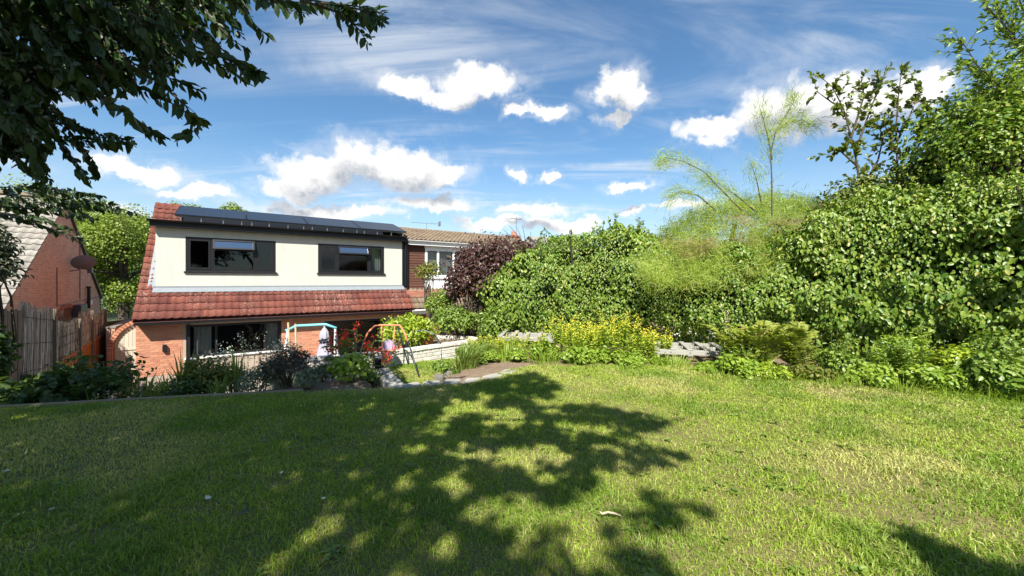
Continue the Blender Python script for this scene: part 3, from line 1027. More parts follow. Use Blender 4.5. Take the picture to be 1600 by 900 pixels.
def curtain(cA, cB, t, z0_, z1_, label, mat='curtain', amp=.03, waves=6):
    n = waves * 8
    base = H((cA + cB) / 2, t, z0_)
    o = thing('curtain', base, label, 'curtain', rz=TH)
    V = []
    for i in range(n + 1):
        c = -(cB - cA) / 2 + (cB - cA) * i / n
        y = amp * math.sin(i / n * waves * 2 * math.pi) + random.uniform(-.004, .004)
        V += [(c, y, 0), (c, y * .8, z1_ - z0_)]
    mb = MB(); mb.add(V, [(2 * i, 2 * i + 2, 2 * i + 3, 2 * i + 1) for i in range(n)])
    mb.build('fabric', mat, o, smooth=True)
    return o


curtain(4.98, 5.35, T0 + .3, 1.6, 3.1, 'white curtain at the right side of the second dormer window', waves=4)
curtain(-1.02, -.55, TG + .35, -1.6, .1, 'pale curtain in the narrow pane of the downstairs window', waves=4)
curtain(1.05, 1.42, TG + .35, -1.6, .1, 'pale curtain behind the downstairs window beside the teal frame', waves=4)

# ---------------------------------------------------------------- the attached house on the right
off2 = (10.0, 16.9, -2.0)
h2 = thing('attached_house', H(*off2), 'house with brown board cladding, white window and tan tiled roof', 'house', rz=TH)
TA = 17.22
W2 = (7.42, 9.55, 1.80, 3.12)
mb = wall_holes(MB(), 6.45, 14.6, 1.05, 3.35, TA, TA + .25, [W2]); mb.build('upper_wall', 'cladding', h2, off2)
for i in range(19):
    z_ = 1.10 + i * .118
    for (a, b) in (((6.5, 7.34), (9.63, 14.55)) if 1.70 < z_ + .06 < 3.2 else ((6.5, 7.34), (9.63, 14.55))):
        mb = MB()
        mb.add([(a, TA - .032, z_), (b, TA - .032, z_), (b, TA - .008, z_ + .126), (a, TA - .008, z_ + .126), (a, TA - .004, z_), (b, TA - .004, z_)], [(0, 1, 2, 3), (4, 5, 1, 0), (0, 3, 4), (1, 5, 2)])
        mb.build('plank', 'cladding', h2, off2)
for (a, b) in ((3.12, 3.34), (1.2, 1.69)):
    mb = MB(); mb.box(7.345, 9.625, TA - .02, TA - .003, a, b); mb.build('window_panel', 'white_plastic', h2, off2)
mb = MB(); ring(mb, W2[0] - .06, W2[1] + .06, W2[2] - .05, W2[3] - .002, TA - .035, TA + .06, .11)
for c in (8.02, 8.85): mb.box(c - .05, c + .05, TA - .03, TA + .055, W2[2] + .06, W2[3] - .11)
w2 = mb.build('window', 'white_plastic', h2, off2)
for (a, b) in ((7.47, 7.97), (8.07, 8.80), (8.90, 9.5)):
    g = MB(); g.box(a, b, TA + .01, TA + .02, 1.86, 3.01); g.build('pane', 'pane', w2, off2)
mb = MB(); mb.box(7.30, 9.68, TA - .10, TA - .036, 1.70, 1.748); mb.build('sill', 'white_plastic', w2, off2)
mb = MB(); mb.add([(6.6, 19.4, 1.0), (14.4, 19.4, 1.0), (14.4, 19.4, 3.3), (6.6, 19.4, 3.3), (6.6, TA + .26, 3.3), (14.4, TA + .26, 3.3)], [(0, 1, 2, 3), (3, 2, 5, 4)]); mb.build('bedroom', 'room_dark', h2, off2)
curtain(7.50, 9.50, TA + .2, 1.75, 3.08, 'white net curtain in the white framed window beside brown cladding', waves=14, amp=.025)
mb = MB(); mb.box(6.45, 14.6, TA - .27, TA - .25, 3.22, 3.42); mb.box(6.45, 14.6, TA - .245, TA - .004, 3.355, 3.38); mb.build('fascia', 'white_plastic', h2, off2)
gutter(h2, off2, 6.42, 14.7, TA - .335, 3.43, 'white_plastic')
PA = math.atan2(4.42 - 3.45, 20.45 - 16.93)
mb = MB()
mb.add([(6.34, 16.92, 3.43), (14.8, 16.92, 3.43), (14.8, 20.45, 4.38), (6.34, 20.45, 4.38), (14.8, 24.6, .4), (6.34, 24.6, .4)], [(0, 1, 2, 3), (3, 2, 4, 5)])
r2 = mb.build('roof', 'tile_tan', h2, off2)
tt = tile_mesh('tile_tan')
lay_tiles(tt, r2, off2, 6.34, 18, 16.90, 3.45, PA, 11)
for i in range(18):
    s = MB(); n = 6; c = 6.36 + i * .46
    A = [math.pi * j / n for j in range(n + 1)]
    s.add([(c + e, 20.45 + .13 * math.cos(a), 4.38 + .10 * math.sin(a)) for e in (0, .452) for a in A], [(j, j + 1, n + 2 + j, n + 1 + j) for j in range(n)] + [tuple(range(n + 1)), tuple(range(n + 1, 2 * n + 2))])
    s.build('ridge_tile', 'tile_tan', r2, off2)
mb = MB()
mb.add([(6.32, 16.25, .36), (14.6, 16.25, .36), (14.6, 17.2, 1.20), (6.32, 17.2, 1.20)], [(0, 1, 2, 3)])
lr2 = mb.build('lower_roof', 'tile_tan', h2, off2)
lay_tiles(tt, lr2, off2, 6.40, 8, 16.24, .37, math.atan2(.84, .95), 4)
gutter(h2, off2, 6.36, 14.6, 16.19, .31, 'white_plastic')
mb = MB(); mb.box(6.36, 14.6, 16.26, 16.28, .12, .33); mb.build('fascia', 'white_plastic', h2, off2)
mb = MB(); mb.box(6.30, 14.5, 16.75, 17.0, -2, 1.15); mb.box(14.3, 14.5, 17.0, 24.5, -2, 3.3); mb.build('wall', 'brick_house_side', h2, off2)
mb = MB(); ring(mb, 7.9, 9.7, -1.9, .05, 16.68, 16.745, .1); mb.build('door_frame', 'white_plastic', h2, off2)
mb = MB(); mb.box(8.0, 9.6, 16.70, 16.71, -1.8, -.05); mb.build('pane', 'pane', h2, off2)
# aerial on the ridge
mb = MB(); q = (8.9, 20.6)
mb.tube([(q[0], q[1], 4.3), (q[0], q[1], 4.85)], .016, 6); mb.tube([(q[0] - .9, q[1], 4.80), (q[0] + .85, q[1], 4.86)], .010, 5)
for i in range(8):
    x = q[0] - .8 + i * .22
    mb.tube([(x, q[1] - .16, 4.81), (x, q[1] + .16, 4.81)], .005, 4)
mb.bar((q[0] + .8, q[1], 4.72), (q[0] + .8, q[1], 5.0), .012, .3)
mb.build('aerial', 'metal_grey', h2, off2)

# ---------------------------------------------------------------- the neighbour's gable on the left
off3 = (-5.0, 21.3, -2.0)
h3 = thing('gabled_house', H(*off3), 'red brick gable end with satellite dish and pale grey tiled roof', 'house', rz=TH)
e0, e1, zr, ze = 16.2, 26.4, 4.60, .75
mb = MB()
pr = [(e0 + .25, -2.0), (e1 - .25, -2.0), (e1 - .25, ze), (21.3, zr - .10), (e0 + .25, ze)]
mb.add([(-5.0, t, z) for t, z in pr] + [(-5.25, t, z) for t, z in pr], [(0, 1, 2, 3, 4), (9, 8, 7, 6, 5)] + [(i, 5 + i, 5 + (i + 1) % 5, (i + 1) % 5) for i in range(5)])
mb.build('gable_wall', 'brick_gable', h3, off3)
mb = MB(); mb.box(-16, -5.25, e0 + .25, e0 + .5, -2, ze); mb.box(-16, -5.25, e1 - .5, e1 - .25, -2, ze); mb.build('wall', 'brick_house_side', h3, off3)
P3 = math.atan2(zr - ze, 21.3 - e0)
mb = MB()
mb.add([(-16, e0, ze - .02), (-4.92, e0, ze - .02), (-4.92, 21.3, zr), (-16, 21.3, zr), (-4.92, e1, ze - .02), (-16, e1, ze - .02)], [(0, 1, 2, 3), (3, 2, 4, 5)])
mb.add([(-4.92, e0, ze - .02), (-4.92, 21.3, zr), (-4.92, 21.3, zr - .12), (-4.92, e0, ze - .14)], [(0, 1, 2, 3)])
mb.add([(-4.92, e1, ze - .02), (-4.92, 21.3, zr), (-4.92, 21.3, zr - .12), (-4.92, e1, ze - .14)], [(3, 2, 1, 0)])
r3 = mb.build('roof', 'tile_grey', h3, off3)
tg = tile_mesh('tile_grey')
lay_tiles(tg, r3, off3, -4.90 - 12 * .42, 12, e0 - .02, ze + .0, P3, 19)
for i in range(10):
    s = MB(); n = 6; c = -4.9 - i * .46
    A = [math.pi * j / n for j in range(n + 1)]
    s.add([(c - e, 21.3 + .14 * math.cos(a), zr - .01 + .12 * math.sin(a)) for e in (0, .452) for a in A], [(j, j + 1, n + 2 + j, n + 1 + j) for j in range(n)] + [tuple(range(n + 1)), tuple(range(n + 1, 2 * n + 2))])
    s.build('ridge_tile', 'tile_tan', r3, off3)
mb = MB(); mb.tube([(-5.6, 21.3, zr), (-5.6, 21.3, zr + .28)], .07, 8); mb.build('vent_pipe', 'white_plastic', h3, off3)


def on_gable(px, py):
    xr = (px - CX) / F
    c = -5.0
    t = c * (DX - DY * xr) / (DX * xr + DY)
    p = H(c, t); return c, t, EYE + (HY - py) / F * p.y


# satellite dish: shallow bowl on a bracket
c_, t_, z_ = on_gable(107, 411)
mb = MB(); n, m_ = 20, 5
V = [(0, 0, 0)]; Fc = []
for j in range(1, m_ + 1):
    rr = .36 * j / m_
    V += [(rr * math.cos(2 * math.pi * i / n), rr * .86 * math.sin(2 * math.pi * i / n), .09 * (j / m_) ** 2) for i in range(n)]
Fc += [(0, 1 + i, 1 + (i + 1) % n) for i in range(n)]
for j in range(1, m_):
    Fc += [(1 + (j - 1) * n + i, 1 + j * n + i, 1 + j * n + (i + 1) % n, 1 + (j - 1) * n + (i + 1) % n) for i in range(n)]
mb.add(V, Fc)
dish = mb.build('satellite_dish', 'dish_grey', h3, smooth=True)
dish.location = (c_ + .42 - off3[0], t_ - off3[1], z_ - off3[2]); dish.rotation_euler = (R(-62), 0, R(28))
mb = MB(); mb.tube([(c_, t_ + .12, z_ - .3), (c_ + .25, t_ + .1, z_ - .25), (c_ + .33, t_ + .05, z_ - .05)], .022, 6); mb.build('dish_bracket', 'dish_grey', h3, off3)
mb = MB(); mb.tube([(c_ + .34, t_, z_ - .2), (c_ + .66, t_ - .45, z_ - .28)], .012, 6); mb.box(c_ + .6, c_ + .72, t_ - .55, t_ - .42, z_ - .38, z_ - .22); mb.build('dish_arm', 'vent_grey', h3, off3)
# cable, flue, arched window, meter boxes
mb = MB()
for (a, b) in (((88, 418), (88, 478)), ((88, 478), (155, 463)), ((124, 380), (124, 468)), ((155, 463), (157, 490))):
    A_, B_ = on_gable(*a), on_gable(*b)
    mb.tube([(A_[0] + .02, A_[1], A_[2]), (B_[0] + .02, B_[1], B_[2])], .014, 5)
mb.build('cable', 'dish_grey', h3, off3)
A_, B_ = on_gable(134, 450), on_gable(134, 482)
mb = MB(); mb.tube([(A_[0] + .09, A_[1], A_[2]), (B_[0] + .09, B_[1], B_[2])], .055, 8); mb.tube([(A_[0] + .09, A_[1], A_[2]), (A_[0] + .09, A_[1], A_[2] + .07)], .075, 8); mb.build('flue', 'black_plastic', h3, off3)
A_ = on_gable(137, 472); mb = MB(); mb.box(A_[0], A_[0] + .12, A_[1] - .13, A_[1] + .13, A_[2] - .1, A_[2] + .08); mb.build('vent_cover', 'white_plastic', h3, off3)
A_ = on_gable(118, 484); mb = MB(); mb.bbox(A_[0], A_[0] + .25, A_[1] - .45, A_[1] + .4, A_[2] - .25, A_[2] + .2, .02); mb.build('wall_box', 'vent_grey', h3, off3)
A_ = on_gable(104, 505)
mb = MB(); n = 12; zc = A_[2] - .1; rr, ri = 1.35, 1.12
V = []
for i in range(n + 1):
    a = math.pi * i / n
    V += [(-4.97, A_[1] + q * math.cos(a), zc + q * .62 * math.sin(a)) for q in (rr, ri)] + [(-5.02, A_[1] + q * math.cos(a), zc + q * .62 * math.sin(a)) for q in (rr, ri)]
mb.add(V, [(4 * i, 4 * i + 4, 4 * i + 5, 4 * i + 1) for i in range(n)] + [(4 * i + 2, 4 * i + 6, 4 * i + 4, 4 * i) for i in range(n)] + [(4 * i + 1, 4 * i + 5, 4 * i + 7, 4 * i + 3) for i in range(n)])
mb.build('arch', 'brick_house_side', h3, off3)
mb = MB(); mb.add([(-4.985, A_[1] + ri * math.cos(math.pi * i / n), zc + ri * .62 * math.sin(math.pi * i / n)) for i in range(n + 1)], [tuple(range(n + 1))]); mb.build('arched_window', 'pane', h3, off3)

# ---------------------------------------------------------------- far houses beyond the hedge
def far_house(cx, tx, w_, d_, zb, zr_, label, wallm, roofm, chim=True):
    r_ = thing('far_house', H(cx, tx, -2), label, 'house', 'houses beyond the hedge', TH)
    mb = MB(); mb.box(-w_ / 2, w_ / 2, -d_ / 2, d_ / 2, 0, zb + 2); mb.add([(s * w_ / 2, y, z) for s in (-1,) for y, z in ((-d_ / 2, zb + 2), (d_ / 2, zb + 2), (0, zr_ + 2))], [(0, 1, 2)])
    mb.add([(w_ / 2, -d_ / 2, zb + 2), (w_ / 2, d_ / 2, zb + 2), (w_ / 2, 0, zr_ + 2)], [(0, 1, 2)]); mb.build('wall', wallm, r_)
    mb = MB(); e = .3; sl = (zr_ - zb) / (d_ / 2)
    for s in (-1, 1):
        mb.add([(-w_ / 2 - e, s * (d_ / 2 + e), zb + 2 - e * sl), (w_ / 2 + e, s * (d_ / 2 + e), zb + 2 - e * sl), (w_ / 2 + e, 0, zr_ + 2.02), (-w_ / 2 - e, 0, zr_ + 2.02)], [(0, 1, 2, 3)])
    mb.build('roof', roofm, r_)
    for i in range(3):
        x = -w_ / 2 + w_ * (i + .5) / 3
        f = MB(); ring(f, x - .7, x + .7, zb - .1, zb + 1.2, -d_ / 2 - .05, -d_ / 2 + .02, .09); wf = f.build('window', 'white_plastic', r_)
        g = MB(); g.box(x - .62, x + .62, -d_ / 2 - .03, -d_ / 2 - .02, zb - .02, zb + 1.12); g.build('pane', 'pane', wf)
    if chim:
        mb = MB(); mb.box(-.45, .45, -.4, .4, zr_ + 1.6, zr_ + 2.9); mb.box(-.52, .52, -.47, .47, zr_ + 2.9, zr_ + 3.05)
        ch = mb.build('chimney', 'brick_house_side', r_)
        for x in (-.2, .2):
            p = MB(); p.tube([(x, 0, zr_ + 3.05), (x, 0, zr_ + 3.5)], [.13, .11], 8); p.build('chimney_pot', 'terracotta', ch)
        a = MB(); a.tube([(.3, 0, zr_ + 2.9), (.3, 0, zr_ + 5.0)], .03, 5); a.tube([(-.4, 0, zr_ + 4.8), (1.0, 0, zr_ + 4.8)], .02, 4)
        for i in range(5): a.tube([(-.35 + i * .3, -.3, zr_ + 4.8), (-.35 + i * .3, .3, zr_ + 4.8)], .012, 4)
        a.build('aerial', 'metal_grey', ch)
    return r_


def ct_at(px, Y): return ct((px - CX) / F * Y, Y)


a_, b_ = ct_at(803, 40); far_house(a_, b_, 9, 8, 3.4, 5.2, 'far house with red brick chimney and aerial rising above the purple shrub', 'brick_house_side', 'tile_tan')
a_, b_ = ct_at(872, 55); far_house(a_, b_, 10, 8, 5.2, 7.6, 'far pale roofed house just above the top of the green hedge', 'render_cream', 'tile_grey', False)


# ================================================================== GARDEN BUILT THINGS
def tz(x, y): return float(terrain(x, y))


def ground_hit(px, py):
    Y = 3.0
    while Y < 40:
        p = W3(px, py, Y)
        if p.z <= tz(p.x, p.y): break
        Y += .02
    return p


# ---------------------------------------------------------------- fences along the left boundary
FC = -3.75                                       # the boundary line, in house coordinates


def fence_pt(px):                                # where that line is seen at a photo column
    xr = (px - CX) / F
    return FC * (DX - DY * xr) / (DX * xr + DY)


def z_at(px, py):
    t = fence_pt(px); p = H(FC, t)
    return EYE + (HY - py) / F * p.y


def orange_panel(t0, t1, za, zb, label):
    base = H(FC, t0, tz(*H(FC, t0)[:2]))
    o = thing('panel_fence', base, label, 'fence', 'orange fence panels', TH)
    n = max(3, int((t1 - t0) / .14))
    for i in range(n):
        a = t0 + (t1 - t0) * i / n; b = t0 + (t1 - t0) * (i + 1) / n
        zt0 = za + (zb - za) * (a - t0) / (t1 - t0); zt1 = za + (zb - za) * (b - t0) / (t1 - t0)
        mb = MB(); j = (i % 2) * .012
        zlo = min(tz(*H(FC, a)[:2]), -1.2) - .1
        mb.add([(j, a, zlo), (j, b + .012, zlo), (j, b + .012, zt1), (j, a, zt0), (j + .016, a, zlo), (j + .016, b + .012, zlo), (j + .016, b + .012, zt1), (j + .016, a, zt0)],
               [(0, 3, 2, 1), (4, 5, 6, 7), (3, 7, 6, 2), (0, 4, 7, 3), (1, 2, 6, 5)])
        mb.build('board', 'fence_orange', o, (0, t0, base.z))
    mb = MB(); mb.bar((.025, t0, za + .02), (.025, t1, zb + .02), .06, .05); mb.build('capping_rail', 'fence_orange', o, (0, t0, base.z))
    mb = MB(); mb.bar((.05, t1 - .03, -1.9), (.05, t1 - .03, zb + .04), .09, .09, (0, 1, 0)); mb.build('post', 'fence_orange', o, (0, t0, base.z))
    return o


tA, tB, tC = fence_pt(84), fence_pt(122), fence_pt(143)
tD = fence_pt(166)
orange_panel(tA, tB, z_at(84, 568), z_at(122, 548), 'orange timber fence panel nearest the flower bed, below the reed screen')
orange_panel(tB, tC, z_at(122, 548), z_at(143, 534), 'short orange timber fence panel between two others')
orange_panel(tC, tD, z_at(143, 534), z_at(166, 520), 'orange timber fence panel farthest along, beside the brick arch')


def reed_screen(t0, t1, zlo0, zlo1, zhi0, zhi1, label, dens=90, mat='willow', rag=.06):
    """thin upright reeds bound with wires, top uneven"""
    base = H(FC, t0, zlo0)
    o = thing('reed_screen', base, label, 'fence', 'reed screens', TH)
    n = int((t1 - t0) * dens)
    u = rng.random(n)
    t = t0 + (t1 - t0) * u
    lo = zlo0 + (zlo1 - zlo0) * u; hi = zhi0 + (zhi1 - zhi0) * u - rag * rng.random(n) ** .7 * 1.6 + rag * .5
    hi += .05 * np.sin(u * 9)
    x = rng.uniform(-.03, .03, n)
    k_ = 4
    ww = np.linspace(0, 1, k_)
    P = np.stack([np.repeat(x[:, None], k_, 1) + rng.normal(0, .012, (n, k_)), t[:, None] - t0 + rng.normal(0, .02, (n, k_)), lo[:, None] - zlo0 + (hi - lo)[:, None] * ww], -1)
    side = np.tile(np.array([[.25, 1, 0]]), (n, 1))
    stuff(ribbon_mesh('reeds', P, np.full((n, k_), .0085), mat, o, side=unit(side)))
    mb = MB()
    for q in (.12, .38, .64, .88):
        mb.tube([(.04, 0, (zhi0 - zlo0) * q), (.04, (t1 - t0), (zlo1 - zlo0) + (zhi1 - zlo1) * q)], .006, 4)
    mb.build('wire', 'twig', o)
    mb = MB(); mb.add([(-.045, 0, 0), (-.045, t1 - t0, zlo1 - zlo0), (-.045, t1 - t0, zhi1 - zlo0 - .12), (-.045, 0, zhi0 - zlo0 - .12)], [(0, 1, 2, 3)]); mb.build('shade_backing', 'inner_shade', o)  # dark sheet added so the gaps between reeds look shaded
    mb = MB(); mb.bar((.05, t1 - t0, -.5), (.05, t1 - t0, zhi1 - zlo0 + .02), .07, .07, (0, 1, 0)); mb.build('post', 'fence_old', o)
    return o


t30, t82, t83, t121 = fence_pt(31), fence_pt(81), fence_pt(84), fence_pt(121)
reed_screen(t30, t82, z_at(31, 650), z_at(81, 625), z_at(31, 474), z_at(81, 484), 'tall shaggy reed screen beside the old grey fence post', 170, rag=.10)
reed_screen(t83, t121, z_at(84, 570), z_at(121, 550), z_at(84, 508), z_at(121, 499), 'jagged pale reed screen above the nearest orange panel', 110, rag=.14)
reed_screen(fence_pt(124), fence_pt(141), z_at(124, 546), z_at(141, 534), z_at(124, 490), z_at(141, 486), 'narrow upright reed screen between two posts above orange fence', 90, rag=.10)
reed_screen(fence_pt(144), fence_pt(162), z_at(144, 532), z_at(162, 522), z_at(144, 496), z_at(162, 484), 'reed screen farthest along, nearest the main house', 90, rag=.08)
# the old vertical board fence by the frame's edge
tS, tE = 7.8, t30
base = H(FC, tS, -.1)
of = thing('board_fence', base, 'old grey upright board fence in deep shade by the flower bed', 'fence', rz=TH)
n = 34
for i in range(n):
    a = tS + (tE - tS) * i / n
    zb = tz(*H(FC, a)[:2]) - .05
    mb = MB(); jj = random.uniform(-.006, .006)
    mb.box(jj, .018 + jj, a, a + (tE - tS) / n - .012, zb, .92 + .09 * (tE - a) + random.uniform(-.03, .03))
    mb.build('board', 'fence_old', of, (0, tS, -.1))
for q in (.45, 1.2):
    mb = MB(); mb.bar((.04, tS, tz(*H(FC, tS)[:2]) + q), (.04, tE, tz(*H(FC, tE)[:2]) + q), .04, .07); mb.build('rail', 'fence_old', of, (0, tS, -.1))
p = H(FC + .08, t30)
mb = MB(); mb.bbox(-.055, .055, -.055, .055, -.2, 1.52, .008)
o = mb.build('fence_post', 'fence_old'); o.location = (p.x, p.y, tz(p.x, p.y)); o.rotation_euler = (0, 0, TH)
tag(o, 'stout weathered grey post where board fence meets the reed screen', 'post')

# ---------------------------------------------------------------- curved-top side gate and brick arch
gp = H(-2.82, 18.6, -2.0)
gate = thing('side_gate', gp, 'pale boarded side gate with curved top against the house corner', 'gate', rz=TH)
gw_, gx0, zt_ = .95, -.36, 2.02


def gate_top(x): return 1.25 + .92 * math.sqrt(max(0, 1 - ((.53 - x) / 1.0) ** 2))


for i in range(9):
    a, b = gx0 + i * .105, gx0 + (i + 1) * .105 - .006
    mb = MB(); mb.add([(a, 0, .05), (b, 0, .05), (b, 0, gate_top(b)), (a, 0, gate_top(a)), (a, .02, .05), (b, .02, .05), (b, .02, gate_top(b)), (a, .02, gate_top(a))],
                      [(0, 1, 2, 3), (7, 6, 5, 4), (3, 2, 6, 7), (0, 3, 7, 4), (1, 5, 6, 2)])
    mb.build('board', 'gate_pale', gate)
for z_ in (.5, 1.2):
    mb = MB(); mb.box(gx0, .52, -.025, -.002, z_, z_ + .07); mb.build('ledge', 'gate_pale', gate)
ap = thing('brick_arch', H(-2.82, 18.62, -2.0), 'half arch of brick curving up from the gate to the house eave', 'arch', rz=TH)
n = 16
for i in range(n):
    a0, a1 = math.pi * .5 * i / n + .01, math.pi * .5 * (i + 1) / n - .01
    mb = MB(); V = []
    for y in (-.12, .14):
        for (a, q) in ((a0, 1.0), (a1, 1.0), (a1, 1.13), (a0, 1.13)):
            V.append((.58 - q * math.cos(a), y, 1.27 + q * .94 * math.sin(a)))
    mb.add(V, [(0, 1, 2, 3), (7, 6, 5, 4), (0, 4, 5, 1), (3, 2, 6, 7), (0, 3, 7, 4), (1, 5, 6, 2)]); mb.build('brick', 'brick_piece', ap)
for i in range(17):
    mb = MB(); mb.bbox(-.55, -.42, -.12, .14, .0 + i * .075, .065 + i * .075, .004); mb.build('brick', 'brick_piece', ap)
mb = MB(); mb.box(-.54, -.43, -.11, .13, 0, 1.27); mb.build('mortar', 'mortar', ap)
# low brick side wall behind the fence end
lw_ = thing('side_wall', H(-3.45, 20.0, -2.0), 'low red brick wall in shade between fence end and arch', 'wall', rz=TH)
mb = MB(); mb.box(-.11, .11, -.6, 3.5, 0, 1.9); mb.build('brickwork', 'brick_gable', lw_)
mb = MB(); mb.box(-.14, .14, -.62, 3.52, 1.9, 1.96); mb.build('coping', 'stone', lw_)

# ---------------------------------------------------------------- white painted retaining wall, curved at its end
path = [(-4.6, 7.35), (-3.5, 7.85), (-2.62, 8.36), (-1.9, 9.05), (-1.35, 9.6), (-1.02, 9.95), (-.98, 10.25), (-1.2, 10.5), (-1.6, 10.65), (-2.2, 10.6), (-2.9, 10.3)]
pp = [Vector((x, y, 0)) for x, y in path]
fine = []
for i in range(len(pp) - 1):
    p0, p1, p2, p3 = pp[max(i - 1, 0)], pp[i], pp[i + 1], pp[min(i + 2, len(pp) - 1)]
    for q in range(12):
        u = q / 12
        fine.append(.5 * ((2 * p1) + (-p0 + p2) * u + (2 * p0 - 5 * p1 + 4 * p2 - p3) * u * u + (-p0 + 3 * p1 - 3 * p2 + p3) * u ** 3))
fine.append(pp[-1])
cum = [0]
for i in range(1, len(fine)): cum.append(cum[-1] + (fine[i] - fine[i - 1]).length)


def on_path(s):
    s = max(0, min(cum[-1] - 1e-4, s))
    i = max(j for j in range(len(cum)) if cum[j] <= s)
    i = min(i, len(fine) - 2)
    u = (s - cum[i]) / (cum[i + 1] - cum[i])
    return fine[i].lerp(fine[i + 1], u), (fine[i + 1] - fine[i]).normalized()


ww = thing('retaining_wall', Vector((-2.62, 8.36, -.9)), 'low white painted brick wall curving round behind the small lower lawn', 'wall')
bw, bh = .235, .085
mew = bpy.data.meshes.new('brick'); bb = MB(); bb.bbox(-bw / 2 + .006, bw / 2 - .006, -.06, .06, 0, bh - .010, .006)
mew.from_pydata(bb.v, [], bb.f); mew.materials.append(MATS['white_brick'])
mec = bpy.data.meshes.new('coping_brick'); bb = MB(); bb.bbox(-.048, .048, -.085, .085, 0, .075, .006)
mec.from_pydata(bb.v, [], bb.f); mec.materials.append(MATS['white_brick'])
TOPZ = .0
for row in range(7):
    s = (row % 2) * bw / 2 + .05
    if row > 3 and False: continue
    while s < cum[-1] - .05:
        p, d = on_path(s)
        o = bpy.data.objects.new('brick', mew); o.parent = ww
        o.location = (p.x + 2.62, p.y - 8.36, TOPZ - bh * (row + 1) + .9); o.rotation_euler = (0, random.uniform(-.01, .01), math.atan2(d.y, d.x) + random.uniform(-.02, .02))
        col.objects.link(o); s += bw
s = .05
while s < cum[-1]:
    p, d = on_path(s)
    o = bpy.data.objects.new('coping_brick', mec); o.parent = ww
    o.location = (p.x + 2.62, p.y - 8.36, TOPZ + .9 + random.uniform(-.003, .003)); o.rotation_euler = (random.uniform(-.02, .02), random.uniform(-.03, .03), math.atan2(d.y, d.x) + random.uniform(-.03, .03))
    col.objects.link(o); s += .104
mb = MB(); V = []
for i in range(len(fine)):
    d = (fine[min(i + 1, len(fine) - 1)] - fine[max(i - 1, 0)]).normalized(); nn = Vector((-d.y, d.x, 0)) * .05
    for q in (fine[i] - nn, fine[i] + nn): V += [(q.x, q.y, -1.5), (q.x, q.y, TOPZ - .004)]
mb.add(V, [f for i in range(len(fine) - 1) for f in ((4 * i, 4 * i + 1, 4 * i + 5, 4 * i + 4), (4 * i + 2, 4 * i + 6, 4 * i + 7, 4 * i + 3), (4 * i + 1, 4 * i + 3, 4 * i + 7, 4 * i + 5))])
mb.build('mortar', 'mortar', ww, (-2.62, 8.36, -.9))


# ---------------------------------------------------------------- kerb stones, slabs and rocks
def slab(name, loc, sx_, sy_, sz_, rz, label, cat, mat='pale_stone', group=None, tilt=0.0, rough=.12):
    """an irregular block of stone"""
    mb = MB(); n = 9
    A = [2 * math.pi * (i + random.uniform(-.25, .25)) / n for i in range(n)]
    sq = lambda a: 1 / max(abs(math.cos(a)), abs(math.sin(a))) ** .75
    RR = [random.uniform(1 - rough, 1) * sq(a) for a in A]
    V = []
    for (z_, q) in ((0, 1.0), (sz_ * .8, .98), (sz_, .90)):
        V += [(sx_ / 2 * r_ * q * math.cos(a), sy_ / 2 * r_ * q * math.sin(a), z_ + random.uniform(-.06, .06) * sz_ * (z_ > 0)) for a, r_ in zip(A, RR)]
    mb.add(V, [tuple(range(n))[::-1]] + [(j * n + i, j * n + (i + 1) % n, (j + 1) * n + (i + 1) % n, (j + 1) * n + i) for j in range(2) for i in range(n)] + [tuple(2 * n + i for i in range(n))])
    o = mb.build(name, mat)
    o.location = loc; o.rotation_euler = (tilt, random.uniform(-.03, .03), rz)
    return tag(o, label, cat, group)


names = ['nearest', 'second', 'third', 'fourth', 'fifth']
for i in range(5):
    a = Vector((-1.72, 5.82, 0)).lerp(Vector((-2.55, 7.6, 0)), i / 4.6)
    slab('kerb_stone', (a.x, a.y, -.22 - .03 * i), .30, .42, .22, R(25), f'grey kerb stone edging the lower lawn, {names[i]} from the main lawn', 'stone', group='kerb stones along the lower lawn')
edge_pts = [G(640, 607), G(672, 603), G(705, 601), G(738, 598), G(768, 592), G(795, 584)]
for i, p in enumerate(edge_pts):
    nxt = edge_pts[min(i + 1, 5)]; prv = edge_pts[max(i - 1, 0)]
    an = math.atan2(nxt.y - prv.y, nxt.x - prv.x)
    slab('edging_slab', (p.x, p.y + .12, -.06), (nxt - prv).length / (2 if 0 < i < 5 else 1) * .98, .24, .085, an,
         'flat grey slab edging the lawn, ' + ['beside the kerb stones', 'second from the kerb stones', 'third from the kerb stones', 'just before the brown soil patch', 'along the brown soil patch', 'at the far end of the soil patch'][i], 'slab', group='slabs along the lawn edge')
for i, (px, py, s1, s2, h_, lab) in enumerate(((686, 592, .20, .16, .07, 'dark upright rock beside the lower lawn'), (703, 597, .15, .12, .05, 'small dark rock between the upright rock and flat stone'), (726, 592, .26, .18, .03, 'pale flat topped stone at the edge of the soil patch'), (745, 588, .16, .13, .03, 'little broken stone on the brown soil'), (700, 583, .2, .16, .05, 'rounded rock behind the upright rock'))):
    p = G(px, py, -.1); slab('rock', (p.x, p.y, -.16), s1, s2, h_ + .06, random.uniform(0, 3), lab, 'rock', mat='stone', rough=.3)
# bare soil patch
pts = [G(690, 596, .0), G(700, 584), G(735, 576), G(780, 570), G(818, 574), G(820, 580), G(780, 588), G(740, 597)]
mb = MB(); cxy = sum(pts, Vector()) / len(pts)
mb.add([(p.x, p.y, -.035) for p in pts] + [(cxy.x, cxy.y, .05)], [(i, (i + 1) % len(pts), len(pts)) for i in range(len(pts))])
struct(mb.build('soil_patch', 'soil', smooth=True))
